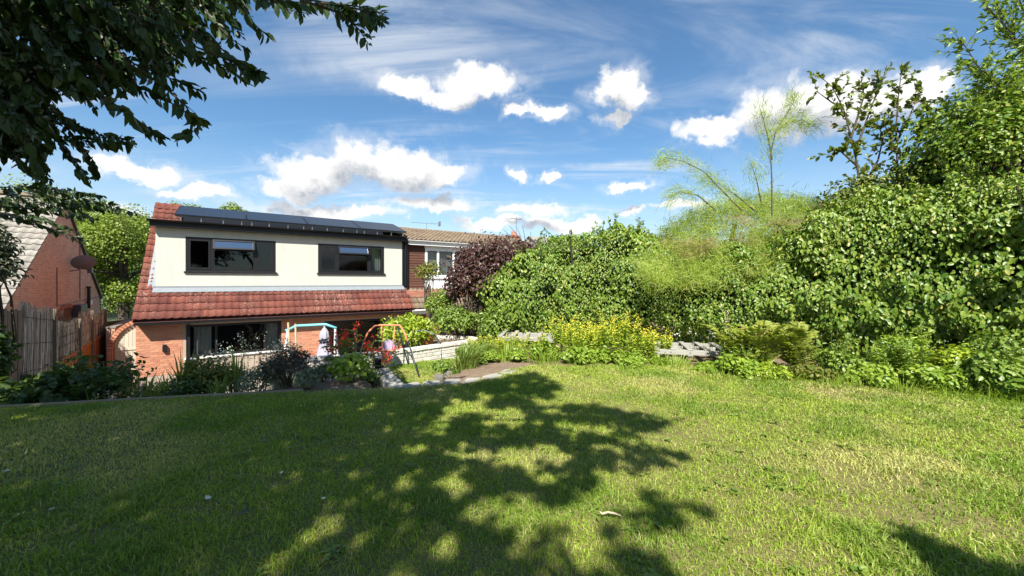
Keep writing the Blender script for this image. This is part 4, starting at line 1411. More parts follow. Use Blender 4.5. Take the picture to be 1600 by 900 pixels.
# pale steps behind the dark bush
for i, (px, py, z_) in enumerate(((500, 588, -.35), (503, 574, -.48), (508, 562, -.62))):
    Y = (EYE - z_) * F / (py - HY); slab('stone_step', ((px - CX) / F * Y, Y, z_ - .15), .9, .42, .15, TH, ['lowest in view', 'middle', 'upper'][i] + ' pale stone step behind the dark heathery bush', 'step', group='pale stone steps', rough=.03)
# timber edging along the left bed
ee = [(-9.0, 4.13), (-6.2, 4.79), (-4.5, 5.17), (-2.95, 5.50)]
for i in range(3):
    a, b = ee[i], ee[i + 1]
    mb = MB(); mb.bar((a[0], a[1], -.01), (b[0], b[1], -.01), .035, .09)
    o = mb.build('lawn_edging', 'edging', None, ((a[0] + b[0]) / 2, (a[1] + b[1]) / 2, 0)); o.location = ((a[0] + b[0]) / 2, (a[1] + b[1]) / 2, 0)
    tag(o, ['timber board edging the shaded bed below the old board fence', 'timber board edging the shaded bed below the iris leaves', 'timber board edging the bed below the dark heathery bush'][i], 'edging', 'edging boards along the flower bed')


# ---------------------------------------------------------------- grey pallets by the hedge
def pallet(loc, rz, label, tilt=0.0, L=1.35, Wd=.95):
    o = thing('pallet', loc, label, 'pallet', 'grey timber pallets', rz)
    o.rotation_euler = (tilt, 0, rz)
    for y in (0, Wd / 2, Wd):
        mb = MB(); mb.bbox(-L / 2, L / 2, y - .045, y + .045, .022, .115, .005); mb.build('bearer', 'pallet_wood', o)
    for i in range(5):
        x = -L / 2 + .06 + (L - .12) * i / 4
        mb = MB(); mb.bbox(x - .05, x + .05, -.05, Wd + .05, .117, .139, .004); mb.build('slat', 'pallet_wood', o)
    for i in range(3):
        x = -L / 2 + .06 + (L - .12) * i / 2
        mb = MB(); mb.bbox(x - .05, x + .05, -.05, Wd + .05, 0, .02, .004); mb.build('slat', 'pallet_wood', o)
    for sx_ in (-.35, .0, .4):
        mb = MB(); mb.tube([(sx_, -.046, .07), (sx_, -.052, .07)], .014, 8); mb.build('bolt_head', 'metal_grey', o)
    return o


p = W3(1078, 556, 7.6); pallet((p.x, p.y, .10), R(-14), 'weathered grey pallet lying between yellow flowers and ferns')
p = W3(822, 530, 9.3); pallet((p.x, p.y, .12), R(-10), 'weathered grey pallet half hidden behind the yellow flowers', tilt=R(4))

# ---------------------------------------------------------------- play frames, parasol and small things
bz = -1.45
q = W3(487, 510, 10.6)
sw = thing('swing_frame', (q.x, q.y, tz(q.x, q.y)), 'teal topped play frame with pale legs standing before the brick wall', 'swing frame', rz=R(8))
b0 = q.z - tz(q.x, q.y)
mb = MB(); mb.tube([(-.66, 0, b0 - .10), (-.58, 0, b0 - .08), (-.40, 0, b0 + .02), (.36, 0, b0 + .05), (.64, 0, b0 - .06)], .035, 8); mb.build('top_bar', 'teal_paint', sw, smooth=True)
for (x, y) in ((-.62, -.45), (-.62, .45), (.62, -.45), (.62, .45)):
    mb = MB(); mb.tube([(x * .98, 0, b0 - .08), (x * 1.12, y, 0)], .028, 8); mb.build('leg', 'pale_steel', sw, smooth=True)
mb = MB(); mb.tube([(-.63, -.25, b0 * .5), (-.63, .25, b0 * .5)], .02, 6); mb.build('brace', 'pale_steel', sw)
for i, (px_, lab) in enumerate(((452, 'taller bamboo cane leaning by the teal play frame'), (461, 'second bamboo cane close to the teal play frame leg'))):
    a = W3(px_, 504 + i * 2, 10.2); g = tz(a.x, a.y)
    mb = MB(); mb.tube([(0, 0, 0), (.04, 0, (a.z - g) * .5), (-.03 + .04 * i, 0, a.z - g)], .024, 7); o = mb.build('bamboo_cane', 'stick_wood'); o.location = (a.x, a.y, g); tag(o, lab, 'cane', 'bamboo canes')
# closed grey parasol
a = W3(507, 512, 11.2); g = tz(a.x, a.y); hh = a.z - g
pa = thing('closed_parasol', (a.x, a.y, g), 'closed grey parasol hanging in folds beside the teal play frame', 'parasol')
mb = MB(); mb.tube([(0, 0, 0), (0, 0, hh + .06)], .022, 8); mb.build('pole', 'pale_steel', pa)
mb = MB(); V = []; n = 24
prof = [(hh, .03), (hh - .12, .10), (hh - .35, .13), (hh - .42, .10), (hh - .55, .14), (hh - 1.0, .22), (hh - 1.12, .23)]
for z_, r_ in prof: V += [(r_ * (1 + .22 * (i % 3 == 0) - .15 * (i % 3 == 1)) * math.cos(2 * math.pi * i / n), r_ * (1 + .22 * (i % 3 == 0) - .15 * (i % 3 == 1)) * math.sin(2 * math.pi * i / n), z_) for i in range(n)]
mb.add(V, [(j * n + i, j * n + (i + 1) % n, (j + 1) * n + (i + 1) % n, (j + 1) * n + i) for j in range(len(prof) - 1) for i in range(n)]); mb.build('canopy', 'parasol_cloth', pa, smooth=True)
mb = MB(); mb.tube([(0, 0, hh - .43), (0, 0, hh - .40)], .125, 16); mb.build('tie_strap', 'anthracite', pa)
mb = MB(); mb.tube([(0, 0, 0), (0, 0, .08), (0, 0, .12)], [.28, .28, .05], 16); mb.build('base', 'anthracite', pa)
# toddler swing: orange hoop, dark legs
a = W3(605, 508, 7.9)
ts = thing('toddler_swing', (a.x, a.y, -.27), 'small swing with orange hoop top, dark legs and lilac seat on the lower lawn', 'swing', rz=R(6))
hh = a.z + .27
mb = MB(); mb.tube([(-.40, -.20, hh - .28), (-.34, -.12, hh - .12), (-.24, -.02, hh - .01), (-.12, 0, hh), (.14, 0, hh), (.26, -.02, hh - .01), (.36, -.12, hh - .14), (.44, -.22, hh - .30)], .017, 8); mb.build('top_hoop', 'orange_paint', ts, smooth=True)
for (x, x2, y2) in ((.44, .72, -.62), (-.40, -.52, -.55), (-.16, -.28, .55), (.20, .33, .58)):
    y1 = -.21 if y2 < 0 else 0
    z1 = hh - .29 if y2 < 0 else hh - .01
    mb = MB(); mb.tube([(x, y1, z1), (x2, y2, 0)], .014, 7); mb.build('leg', 'leg_steel', ts, smooth=True)
for x in (-.11, .15):
    mb = MB(); mb.tube([(x, 0, hh), (x * .9, -.02, hh * .72), (x * .75, -.06, hh * .46)], [.012, .012, .009], 6); mb.build('hanger', 'orange_paint', ts, smooth=True)
mb = MB(); z_ = hh * .30
mb.bbox(-.15, .15, -.20, .06, z_, z_ + .05, .015)
V = []; n = 10
for y in (.05, .085):
    V += [(.15 * math.cos(math.pi * i / n), y + .03, z_ + .05 + .30 * math.sin(math.pi * i / n) ** .7) for i in range(n + 1)]
mb.add(V, [tuple(range(n + 1)), tuple(range(n + 1, 2 * n + 2))[::-1]] + [(i, n + 1 + i, n + 2 + i, i + 1) for i in range(n)])
st_ = mb.build('seat', 'seat_lilac', ts)
mb = MB(); mb.tube([(-.15, .05, z_ + .2), (-.15, -.2, z_ + .17), (.15, -.2, z_ + .17), (.15, .05, z_ + .2)], .02, 6); mb.build('safety_bar', 'terracotta', ts)
mb = MB(); mb.bbox(-.06, .06, -.23, -.19, z_ - .10, z_ + .15, .01); mb.build('front_guard', 'terracotta', ts)
# thin dark hoop beside the lime shrub
a = W3(662, 518, 9.2); g = tz(a.x, a.y) + .1
mb = MB(); mb.tube([(-.42, 0, g), (-.40, 0, a.z - .18), (-.28, 0, a.z), (0, 0, a.z + .03), (.25, 0, a.z - .06), (.40, 0, a.z - .28), (.42, 0, g)], .013, 6)
o = mb.build('garden_hoop', 'leg_steel', None, (0, 0, g)); o.location = (a.x, a.y, g); tag(o, 'thin dark metal hoop arching beside the lime green shrub', 'hoop')
# small blue tub in the bed by the gate
a = ground_hit(211, 588)
mb = MB(); mb.tube([(0, 0, 0), (0, 0, .11), (0, 0, .12), (0, 0, .10)], [.055, .075, .08, .062], 14); o = mb.build('plastic_tub', 'blue_plastic', smooth=False); o.location = (a.x, a.y, a.z); tag(o, 'small bright blue plastic tub among leaves below the side gate', 'tub')
a = W3(768, 552, 9.0)
# terracotta pot on the wall end
a = W3(668, 533, 9.9)
mb = MB(); mb.tube([(0, 0, 0), (0, 0, .26), (0, 0, .26), (0, 0, .33), (0, 0, .30)], [.11, .16, .18, .18, .15], 16); o = mb.build('flower_pot', 'terracotta'); o.location = (a.x, a.y, a.z - .15); tag(o, 'terracotta pot half hidden beside the lime green shrub', 'pot')
a = W3(597, 562, 8.2)
mb = MB(); mb.tube([(0, 0, 0), (0, 0, .24), (0, 0, .25), (0, 0, .22)], [.11, .15, .165, .14], 14); o = mb.build('planter_bucket', 'anthracite'); o.location = (a.x - .05, a.y, -.28); tag(o, 'black bucket behind the toddler swing seat', 'bucket')


# ================================================================== PLANTS
def ball_points(n, c, r, shell=.0, flat=1.0):
    d = rdir(n); q = (shell + (1 - shell) * rng.random(n) ** (1 / 3))[:, None]
    return np.array(c) + d * q * np.array(r), d


def clump_leaves(centers, radii, per, size, up=.5, out=.8, droop=.3):
    """leaves on clumps: positions, axis, normal, size"""
    P, D, N, S = [], [], [], []
    for c, r in zip(centers, radii):
        d = rdir(per); q = .45 + .55 * rng.random(per) ** .5
        p = np.array(c) + d * q[:, None] * np.array(r)
        nrm = unit(d * out + np.array([0, 0, up]) + rng.normal(0, .45, (per, 3)))
        ax = unit(np.cross(nrm, rdir(per)) + d * .4 + np.array([0, 0, -droop]))
        P.append(p); D.append(ax); N.append(nrm); S.append(size * rng.uniform(.6, 1.25, per))
    return np.concatenate(P), np.concatenate(D), np.concatenate(N), np.concatenate(S)


def limb(mb, a, b, r0, r1, bend=.12, n=5, sides=6):
    a, b = Vector(a), Vector(b)
    L = (b - a).length
    j = Vector((random.uniform(-1, 1), random.uniform(-1, 1), random.uniform(-.2, 1))) * bend * L
    pts = [a.lerp(b, i / n) + j * math.sin(math.pi * i / n) for i in range(n + 1)]
    mb.tube(pts, [r0 + (r1 - r0) * i / n for i in range(n + 1)], sides)
    return pts


# ---------------------------------------------------------------- trees behind the houses
def far_tree(px, Y, py_top, wid, label, mat, leaf=.20, nc=52, per=330, group='trees behind the houses', zb=-2.0):
    x = (px - CX) / F * Y; top = EYE + (HY - py_top) / F * Y
    o = thing('background_tree', (x, Y, zb), label, 'tree', group)
    hgt = top - zb
    cz = zb + hgt * .52
    cs, rs = [], []
    for _ in range(nc):
        d = rdir(1)[0]
        q = .35 + .65 * random.random() ** .5
        c = np.array([x, Y, cz]) + d * q * np.array([wid / 2, wid / 2, hgt * .46]) * .86
        cs.append(c); r = random.uniform(.10, .19) * wid; rs.append((r, r, r * .8))
    P, D, N, S = clump_leaves(cs, rs, per, leaf)
    stuff(leaf_mesh('crown', P, D, N, S, mat, o, (x, Y, zb), LEAF4, .62))
    mb = MB(); mb.tube([(x, Y, zb), (x + .1, Y, zb + hgt * .3), (x - .1, Y, zb + hgt * .6), (x, Y, zb + hgt * .85)], [.32, .26, .16, .05], 8)
    for c in cs[::3]: limb(mb, (x, Y, zb + hgt * random.uniform(.22, .6)), c, .10, .03)
    mb.build('trunk', 'bark', o, (x, Y, zb))
    return o


far_tree(30, 33, 272, 13, 'broad green tree rising behind the ridge of the brick gable', 'leaf_far')
far_tree(192, 26.5, 302, 6.4, 'bright leafy tree filling the gap between gable and cream house', 'leaf_far', .15, 74, 330)
far_tree(118, 40, 288, 10, 'green tree top showing behind the gable peak', 'leaf_far_dark')
far_tree(300, 44, 299, 9, 'low tree crown peeping over the red roof corner', 'leaf_far')
far_tree(352, 41, 292, 6.0, 'rounded tree crown rising over the first solar panels', 'leaf_far')
far_tree(232, 34, 322, 7, 'dark tree behind the verge of the red roof', 'leaf_far_dark')
far_tree(845, 62, 371, 5, 'small dark distant tree beside the far chimney', 'leaf_far_dark', .4, 20, 90, 'distant trees')
far_tree(922, 70, 374, 7, 'tiny distant tree over the top of the hedge', 'leaf_far_dark', .4, 20, 90, 'distant trees')

# ---------------------------------------------------------------- the big hedge
HB = [Vector(q) for q in ((-.80, 11.2, 1.95), (-.15, 10.3, 2.25), (1.0, 9.75, 2.62), (2.95, 9.15, 2.8), (4.0, 8.65, 2.3), (5.2, 7.95, 2.3), (6.1, 7.5, 3.1), (7.6, 6.2, 3.35), (9.0, 4.6, 3.4), (10.0, 2.8, 3.4), (10.8, .6, 3.4))]
cumh = [0]
for i in range(1, len(HB)): cumh.append(cumh[-1] + (HB[i].xy - HB[i - 1].xy).length)
LH = cumh[-1]


def hedge_surface(s, a):
    """s along the hedge, a angle round its section (-1.3 front bottom, 1.6 top, 2.4 back top): position and outward normal"""
    i = np.clip(np.searchsorted(cumh, s) - 1, 0, len(HB) - 2)
    A = np.array([tuple(q) for q in HB]); c0 = np.array(cumh)
    u = ((s - c0[i]) / (c0[i + 1] - c0[i]))[:, None]
    uu = u * u * (3 - 2 * u)
    p = A[i] * (1 - u) + A[i + 1] * u
    d0 = unit(np.gradient(A[:, :2], axis=0))
    d = unit(d0[i] * (1 - uu) + d0[i + 1] * uu)
    nf = np.stack([-d[:, 1], d[:, 0]], 1) * np.where((-d[:, 1]) * 0 + (d[:, 0]) > 0, -1, 1)[:, None]
    Wd = .95
    Hh = p[:, 2]
    zc = Hh * .56
    ca, sa = np.cos(a), np.sin(a)
    rz = np.where(sa > 0, Hh - zc, zc)
    front = np.sign(ca) * np.abs(ca) ** .55 * Wd - .62 - .45 * np.clip(-sa - .15, 0, 1) + .28 * np.clip(sa, 0, 1) * -.6
    z = zc + np.sign(sa) * np.abs(sa) ** .8 * rz
    pos_ = np.c_[p[:, :2] + nf * front[:, None], z]
    nrm = unit(np.c_[nf * ca[:, None], sa * .8 + .05])
    return pos_, nrm


def hedge_disp(p):
    lump = vnoise(p, 2.3, 3); hang = vnoise(p * np.array([1, 1, .55]), 4.6, 13)
    return (lump - .5) * .62 + (hang - .5) * .30 + (fbm(p, .6, 9, 2) - .5) * .75


hr = HB[4]
hedge = thing('tall_hedge', (hr.x, hr.y, -.03), 'huge overgrown leafy green hedge running along the right of the lawn', 'hedge')
hoff = (hr.x, hr.y, -.03)
n = 112000
s = LH * rng.random(n) ** .92
a = rng.uniform(-1.25, 2.3, n)
keep = (a < 1.8) | (rng.random(n) < .4)
s, a = s[keep], a[keep]; n = len(s)
p, nr = hedge_surface(s, a)
disp = hedge_disp(p)
depth = -.34 * rng.random(n) ** 1.7 + .05 * rng.random(n)
p = p + nr * (disp + depth)[:, None]
p[:, 2] = np.maximum(p[:, 2], .05)
nl = unit(nr * .75 + np.array([0, -.1, .65]) + rng.normal(0, .42, (n, 3)))
ax = unit(np.cross(nl, rdir(n)) * .8 + np.array([0, 0, -.75]) + nr * .25)
dist = np.linalg.norm(p[:, :2], axis=1)
sz = rng.uniform(.046, .092, n) * (.92 + .22 * (s / LH)) * (.55 + .9 * vnoise(p, .9, 15)) * (1 + .25 * (fbm(p, .8, 5, 2) - .5))
frontness = np.argsort(dist - (depth > -.02) * 3 - (a < 1.4) * 3)
inview = (np.abs(p[:, 0] / p[:, 1]) < 1.25) & (p[:, 1] > .5)
order = [i for i in frontness if inview[i] and depth[i] > -.03 and a[i] < 1.3][:300]
mask = np.ones(n, bool); mask[order] = False
deep = mask & (depth < -.10); mask = mask & ~deep
stuff(leaf_mesh('foliage', p[mask], ax[mask], nl[mask], sz[mask], 'leaf_hedge', hedge, hoff, LEAF7, .54))
stuff(leaf_mesh('inner_foliage', p[deep], ax[deep], nl[deep], sz[deep], 'leaf_hedge', hedge, hoff, LEAF4, .5))
leaf_objects('leaf', p[order], ax[order], nl[order], sz[order], 'leaf_hedge', hedge, hoff, LEAFIVY, .6)
# solid dark sheet inside, the hedge's inner shade put into its colour
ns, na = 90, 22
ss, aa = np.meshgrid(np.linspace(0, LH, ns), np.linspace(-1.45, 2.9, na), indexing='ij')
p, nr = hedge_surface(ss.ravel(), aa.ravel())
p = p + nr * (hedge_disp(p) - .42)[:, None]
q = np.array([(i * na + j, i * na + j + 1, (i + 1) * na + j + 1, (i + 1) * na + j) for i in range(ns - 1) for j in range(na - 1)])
fast_mesh('shade_core', p - np.array(hoff), [q], 'inner_shade', hedge)
mb = MB()
for i in range(26):
    s_ = LH * (i + .5) / 26
    b, nn = hedge_surface(np.array([s_]), np.array([-1.3])); t_, _ = hedge_surface(np.array([s_ + random.uniform(-.3, .3)]), np.array([.45]))
    limb(mb, (b[0][0], b[0][1] + .35, 0), t_[0] - nn[0] * .5, .05, .015, .06)
mb.build('stems', 'bark', hedge, hoff)


# loose shoots that break the hedge's outline
mb = MB(); PL, DL = [], []
for i in range(150):
    b, nn = hedge_surface(np.array([random.uniform(0, LH)]), np.array([random.uniform(.55, 1.75)]))
    b = b[0] + nn[0] * (hedge_disp(b)[0] - .05)
    v = unit((nn[0] * .7 + np.array([0, 0, .9]) + rng.normal(0, .4, 3))[None])[0]; L = random.uniform(.15, .55)
    pts = [b, b + v * L * .5 + rng.normal(0, .03, 3), b + v * L + np.array([0, 0, -.12 * L])]
    mb.tube(pts, [.006, .004, .002], 4)
    for j in range(int(L / .022)):
        u = random.random(); PL.append(pts[0] * (1 - u) + pts[2] * u + rng.normal(0, .01, 3)); DL.append(v * .5 + rdir(1)[0])
stuff(mb.build('shoots', 'twig', hedge, hoff))
PL, DL = np.array(PL), unit(np.array(DL)); nn_ = len(PL)
stuff(leaf_mesh('shoot_leaves', PL, DL, unit(rng.normal(0, .5, (nn_, 3)) + np.array([0, -.3, .8])), rng.uniform(.05, .10, nn_), 'leaf_hedge', hedge, hoff, LEAF7, .5))


# ---------------------------------------------------------------- shrubs: generic leafy bush with stems
def bush(name, base, w_, h_, label, cat, mat, leaf=.07, n=1500, tmpl=LEAF7, wid=.55, clumps=22, lift=.5, group=None, stem='twig', depth=None, zfloor=None, droop=.3):
    base = np.array(base, float)
    o = thing(name, base, label, cat, group)
    depth = depth or w_
    cs, rs = [], []
    for _ in range(clumps):
        d = rdir(1)[0]; d[2] = abs(d[2]) * 1.0 - .35
        c = base + np.array([0, 0, h_ * lift]) + d * (.4 + .6 * random.random() ** .6) * np.array([w_ / 2, depth / 2, h_ * (1 - lift)]) * .82
        r = random.uniform(.16, .27) * min(w_, h_ * 1.1)
        cs.append(c); rs.append((r, r, r * .85))
    P, D, N, S = clump_leaves(cs, rs, max(6, n // clumps), leaf, droop=droop)
    if zfloor is not None: P[:, 2] = np.maximum(P[:, 2], zfloor + .02)
    stuff(leaf_mesh('foliage', P, D, N, S, mat, o, base, tmpl, wid))
    mb = MB()
    for c in cs: limb(mb, base + np.array([random.uniform(-.1, .1) * w_, random.uniform(-.1, .1) * depth, -.05]), c, max(.006, .012 * h_), .004, .1, 4, 5)
    mb.build('stems', stem, o, base)
    return o


def P0(px, Y, z=None):
    x = (px - CX) / F * Y
    return (x, Y, tz(x, Y) if z is None else z)


def hgt(py, Y): return EYE + (HY - py) / F * Y


# purple shrub and its neighbours in front of the attached house
b = P0(778, 11.4); bush('purple_shrub', b, 2.9, hgt(358, 11.4) - b[2], 'dark purple leaved shrub between the white window and the hedge', 'shrub', 'leaf_purple', .09, 8000, wid=.55, clumps=66, lift=.66)
b = P0(736, 10.8); bush('purple_shrub', b, 1.5, hgt(392, 10.8) - b[2], 'lower purple bronze shrub in front of the net curtained window', 'shrub', 'leaf_purple', .09, 3200, wid=.6, clumps=36, lift=.62)
b = P0(830, 13.2); bush('purple_shrub', b, 1.9, hgt(372, 13.2) - b[2], 'purple shrub top with bare twigs in front of the far chimney', 'shrub', 'leaf_purple', .10, 2200, wid=.6, clumps=26, lift=.72)
root = bpy.data.objects['purple_shrub.001'] if 'purple_shrub.001' in bpy.data.objects else None
mb = MB(); o_ = bpy.data.objects['purple_shrub.002']; bz_ = Vector(o_.location)
for px_, py_ in ((786, 358), (795, 352), (808, 356), (816, 352), (829, 362), (845, 366)):
    a = W3(px_, py_, 13.2); limb(mb, (bz_.x + random.uniform(-.3, .3), bz_.y, a.z - 1.1), a, .018, .006, .12, 4, 5)
mb.build('bare_twigs', 'twig', o_, bz_)
b = P0(712, 10.7); bush('green_bush', b, 1.25, hgt(470, 10.7) - b[2], 'dense dark green bush between white wall and purple shrub', 'bush', 'leaf_bush', .07, 4200, clumps=40, lift=.55)
b = P0(690, 11.6); bush('green_bush', b, 1.0, hgt(445, 11.6) - b[2], 'smaller green bush in front of the white lower gutter', 'bush', 'leaf_bush', .07, 2600, clumps=26, lift=.6)
b = P0(672, 13.0); bush('thin_shrub', b, 1.05, hgt(398, 13.0) - b[2], 'thin yellowish shrub in front of the brown cladding', 'shrub', 'leaf_gold', .075, 800, clumps=18, lift=.78)
b = P0(780, 10.3); bush('green_bush', b, 1.4, hgt(470, 10.3) - b[2], 'green bush at the far foot of the hedge by the pallet', 'bush', 'leaf_bush', .075, 2600, clumps=26)
b = P0(636, 9.7); bush('lime_shrub', b, 1.35, hgt(490, 9.7) - b[2], 'bright lime green shrub beyond the white wall', 'shrub', 'leaf_lime', .105, 2600, clumps=34, lift=.62, droop=-.3, wid=.36)
b = P0(765, 10.0, -.05); bush('green_bush', b, .7, .45, 'low green plant spilling over the curved end of the white wall', 'plant', 'leaf_bush', .06, 1100, clumps=16)

# ---------------------------------------------------------------- feathery tamarisk on the hedge
tb = (5.0, 9.1, -.03)
tam = thing('feathery_bush', tb, 'feathery yellow green tamarisk bush sprawling over the hedge top', 'bush')


def feathers(cent, spread, n_each, length, up=.5, wdt=.004, k_=4, dirs=None):
    P = []
    for i, c in enumerate(cent):
        base = np.array(c) + rng.normal(0, 1, (n_each, 3)) * np.array(spread)
        d = unit(rng.normal(0, .6, (n_each, 3)) + np.array([0, 0, up]) + (dirs[i] if dirs is not None else 0))
        L = length * rng.uniform(.5, 1.2, n_each)
        u = np.linspace(0, 1, k_)
        P.append(base[:, None, :] + d[:, None, :] * (L[:, None] * u)[..., None] - np.array([0, 0, 1]) * ((L * .35)[:, None] * u ** 2)[..., None])
    P = np.concatenate(P)
    Wd = wdt * np.linspace(1, .3, k_)[None] * rng.uniform(.6, 1.4, (len(P), 1))
    return P, Wd


cent = []
for _ in range(520):
    px_ = random.uniform(1008, 1306)
    yt = np.interp(px_, (1012, 1050, 1100, 1150, 1200, 1250, 1300), (375, 338, 312, 300, 292, 298, 312)); yb = np.interp(px_, (1012, 1060, 1150, 1220, 1300), (396, 408, 402, 385, 338))
    py_ = yt + (yb + 26 - yt) * random.random() ** 1.25 + 14
    u_ = (py_ - 14 - yt) / (yb - yt)
    Y = 9.35 - 1.0 * u_ + random.uniform(-.3, .3)
    cent.append(W3(px_, py_, Y))
P, Wd = feathers(cent, (.14, .14, .10), 62, .26, .5, .0045, 3)
stuff(ribbon_mesh('feathers', P, Wd, 'feather', tam, tb, point=True))
cent = [W3(random.uniform(1150, 1275), random.uniform(335, 375), random.uniform(8.2, 8.5)) for _ in range(16)] + [W3(random.uniform(1040, 1110), random.uniform(372, 402), random.uniform(8.1, 8.4)) for _ in range(9)]
P, Wd = feathers(cent, (.10, .10, .05), 60, .22, .1, .0042)
stuff(ribbon_mesh('dry_feathers', P, Wd, 'feather_dry', tam, tb))
mb = MB(); sprays = []; sdir = []
arms = [[(1206, 340), (1206, 280), (1204, 240), (1212, 205), (1232, 190), (1255, 188), (1272, 198)],
        [(1206, 250), (1200, 215), (1192, 185), (1186, 165)], [(1212, 205), (1228, 180), (1240, 160), (1238, 148)],
        [(1160, 330), (1130, 300), (1100, 268), (1068, 252), (1040, 246), (1028, 256)],
        [(1180, 330), (1150, 305), (1120, 285), (1095, 282)], [(1190, 320), (1182, 280), (1172, 252)], [(1120, 330), (1090, 305), (1062, 300), (1045, 308)]]
for ai, arm in enumerate(arms):
    Y0 = 8.5 + .12 * (ai % 3)
    pts = [W3(x, y, Y0) for x, y in arm]
    mb.tube(pts, [.015 * (1 - .8 * i / (len(pts) - 1)) for i in range(len(pts))], 6)
    for i in range(len(pts) - 1):
        d = (pts[i + 1] - pts[i]).normalized()
        m_ = 9 if i else 5
        for j in range(m_):
            if ai == 0 and i < 2 and j % 3: continue
            sprays.append(pts[i].lerp(pts[i + 1], j / m_)); sdir.append(np.array(d) * .9)
mb.build('branches', 'twig', tam, tb)
P, Wd = feathers(sprays, (.10, .10, .10), 18, .25, .5, .004, dirs=sdir)
stuff(ribbon_mesh('sprays', P, Wd, 'feather', tam, tb))
mb = MB()
mb.tube([(5.0, 9.6, -.03), (5.05, 9.4, 1.4), (5.2, 9.1, 2.9)], [.09, .08, .05], 8); mb.build('trunk', 'bark', tam, tb)


# ---------------------------------------------------------------- thorny shrubs rising from the hedge on the right
def branchy(name, base, arms, label, mat, leaf, per, seglen=.09, group=None, side_len=.35, cat='shrub', wid=.55):
    """arms: polylines of 3-D points; side twigs with leaves along them"""
    o = thing(name, base, label, cat, group)
    mb = MB(); Pl, Dl = [], []
    for arm in arms:
        arm = [Vector(q) for q in arm]
        r0 = .022
        mb.tube(arm, [r0 * (1 - .75 * i / (len(arm) - 1)) for i in range(len(arm))], 6)
        for i in range(len(arm) - 1):
            L = (arm[i + 1] - arm[i]).length; d = (arm[i + 1] - arm[i]).normalized()
            for j in range(max(2, int(L / seglen))):
                p = arm[i].lerp(arm[i + 1], random.random())
                v = (Vector(rdir(1)[0]) * .9 + d * .7 + Vector((0, 0, .2))).normalized()
                e = p + v * side_len * random.uniform(.3, 1.1)
                mb.tube([p, p.lerp(e, .5) + Vector((0, 0, .02)), e], [.006, .004, .002], 4)
                for q in range(per):
                    u = random.uniform(.1, 1.05)
                    Pl.append(p.lerp(e, u)); Dl.append(v + Vector(rdir(1)[0]) * .9)
    mb.build('branches', 'twig', o, base)
    Pl, Dl = np.array(Pl), unit(np.array(Dl)); nn = len(Pl)
    Nl = unit(rng.normal(0, .6, (nn, 3)) + np.array([0, -.2, .8]))
    stuff(leaf_mesh('foliage', Pl, Dl, Nl, leaf * rng.uniform(.6, 1.3, nn), mat, o, base, LEAF7, wid))
    return o


Y0 = 8.0
A1 = [[(1345, 300), (1338, 250), (1330, 215), (1318, 170), (1300, 135), (1284, 122)], [(1335, 240), (1350, 200), (1362, 165), (1378, 130), (1386, 102)], [(1318, 170), (1300, 160), (1275, 142)],
      [(1340, 260), (1312, 235), (1292, 242)], [(1350, 290), (1372, 250), (1380, 215), (1368, 185)], [(1330, 215), (1350, 150), (1345, 120)]]
A2 = [[(1400, 300), (1402, 250), (1400, 200), (1404, 150), (1410, 98)], [(1400, 240), (1388, 205), (1378, 190)], [(1402, 220), (1420, 185), (1428, 165)], [(1405, 280), (1430, 240), (1440, 215)]]
A3 = [[(1480, 280), (1470, 230), (1452, 190), (1434, 140)], [(1470, 230), (1450, 200), (1438, 178)], [(1490, 260), (1500, 200), (1490, 165), (1478, 150)], [(1480, 290), (1455, 260), (1440, 250)]]
b = P0(1345, Y0, 0); branchy('thorny_shrub', b, [[W3(x, y, Y0) for x, y in q] for q in A1] + [[(b[0], b[1], 0), W3(1345, 300, Y0)]], 'spindly thorny shrub with many crooked shoots above the hedge', 'leaf_thorn', .10, 11)
b = P0(1402, Y0 - .2, 0); branchy('thorny_shrub', b, [[W3(x, y, Y0 - .2) for x, y in q] for q in A2] + [[(b[0], b[1], 0), W3(1400, 300, Y0 - .2)]], 'straight upright thorny shoot standing tallest in the middle', 'leaf_thorn', .10, 11)
b = P0(1480, Y0 - .4, 0); branchy('thorny_shrub', b, [[W3(x, y, Y0 - .4) for x, y in q] for q in A3] + [[(b[0], b[1], 0), W3(1480, 285, Y0 - .4)]], 'thorny shrub leaning towards the tall willow at the frame edge', 'leaf_thorn', .10, 11)
# leafy masses joining hedge top and shrubs
for (px_, py_, Y, w_, h_, lab, mt) in ((1345, 300, 8.2, 1.9, 1.1, 'rounded leafy crown on the hedge below the crooked shoots', 'leaf_thorn'), (1430, 262, 7.9, 1.7, 1.5, 'leafy crown on the hedge below the upright shoot', 'leaf_thorn'), (1505, 215, 7.6, 1.6, 2.0, 'leafy crown filling the hedge top near the tall willow', 'leaf_hedge')):
    x = (px_ - CX) / F * Y; z_ = hgt(py_, Y)
    bush('hedge_shrub', (x, Y, 2.0), w_, z_ + .55 - 2.0, lab, 'shrub', mt, .08, 3200, clumps=34, lift=.55)
# tall willow-leaved tree at the right edge
arms = []
for (x0, y0, x1, y1) in ((1590, 280, 1500, 60), (1600, 260, 1520, 95), (1590, 300, 1510, 160), (1620, 200, 1560, 10), (1640, 150, 1580, -30), (1600, 250, 1555, 130), (1650, 200, 1600, 60), (1600, 320, 1535, 215), (1700, 200, 1650, -60), (1680, 250, 1620, 120), (1620, 300, 1575, 200), (1600, 240, 1525, 130), (1610, 120, 1535, 5), (1700, 100, 1640, -90)):
    Y = random.uniform(6.4, 7.4)
    m_ = ((x0 + x1) / 2 + random.uniform(0, 25), (y0 + y1) / 2 - random.uniform(0, 25))
    arms.append([W3(x0, y0, Y), W3(*m_, Y - .1), W3(x1, y1, Y - .25)])
b = P0(1640, 6.9, 0)
wl = branchy('willow_tree', b, arms, 'tall narrow leaved tree crowding in at the right edge', 'leaf_bush', .095, 10, .055, side_len=.5, cat='tree', wid=.36)
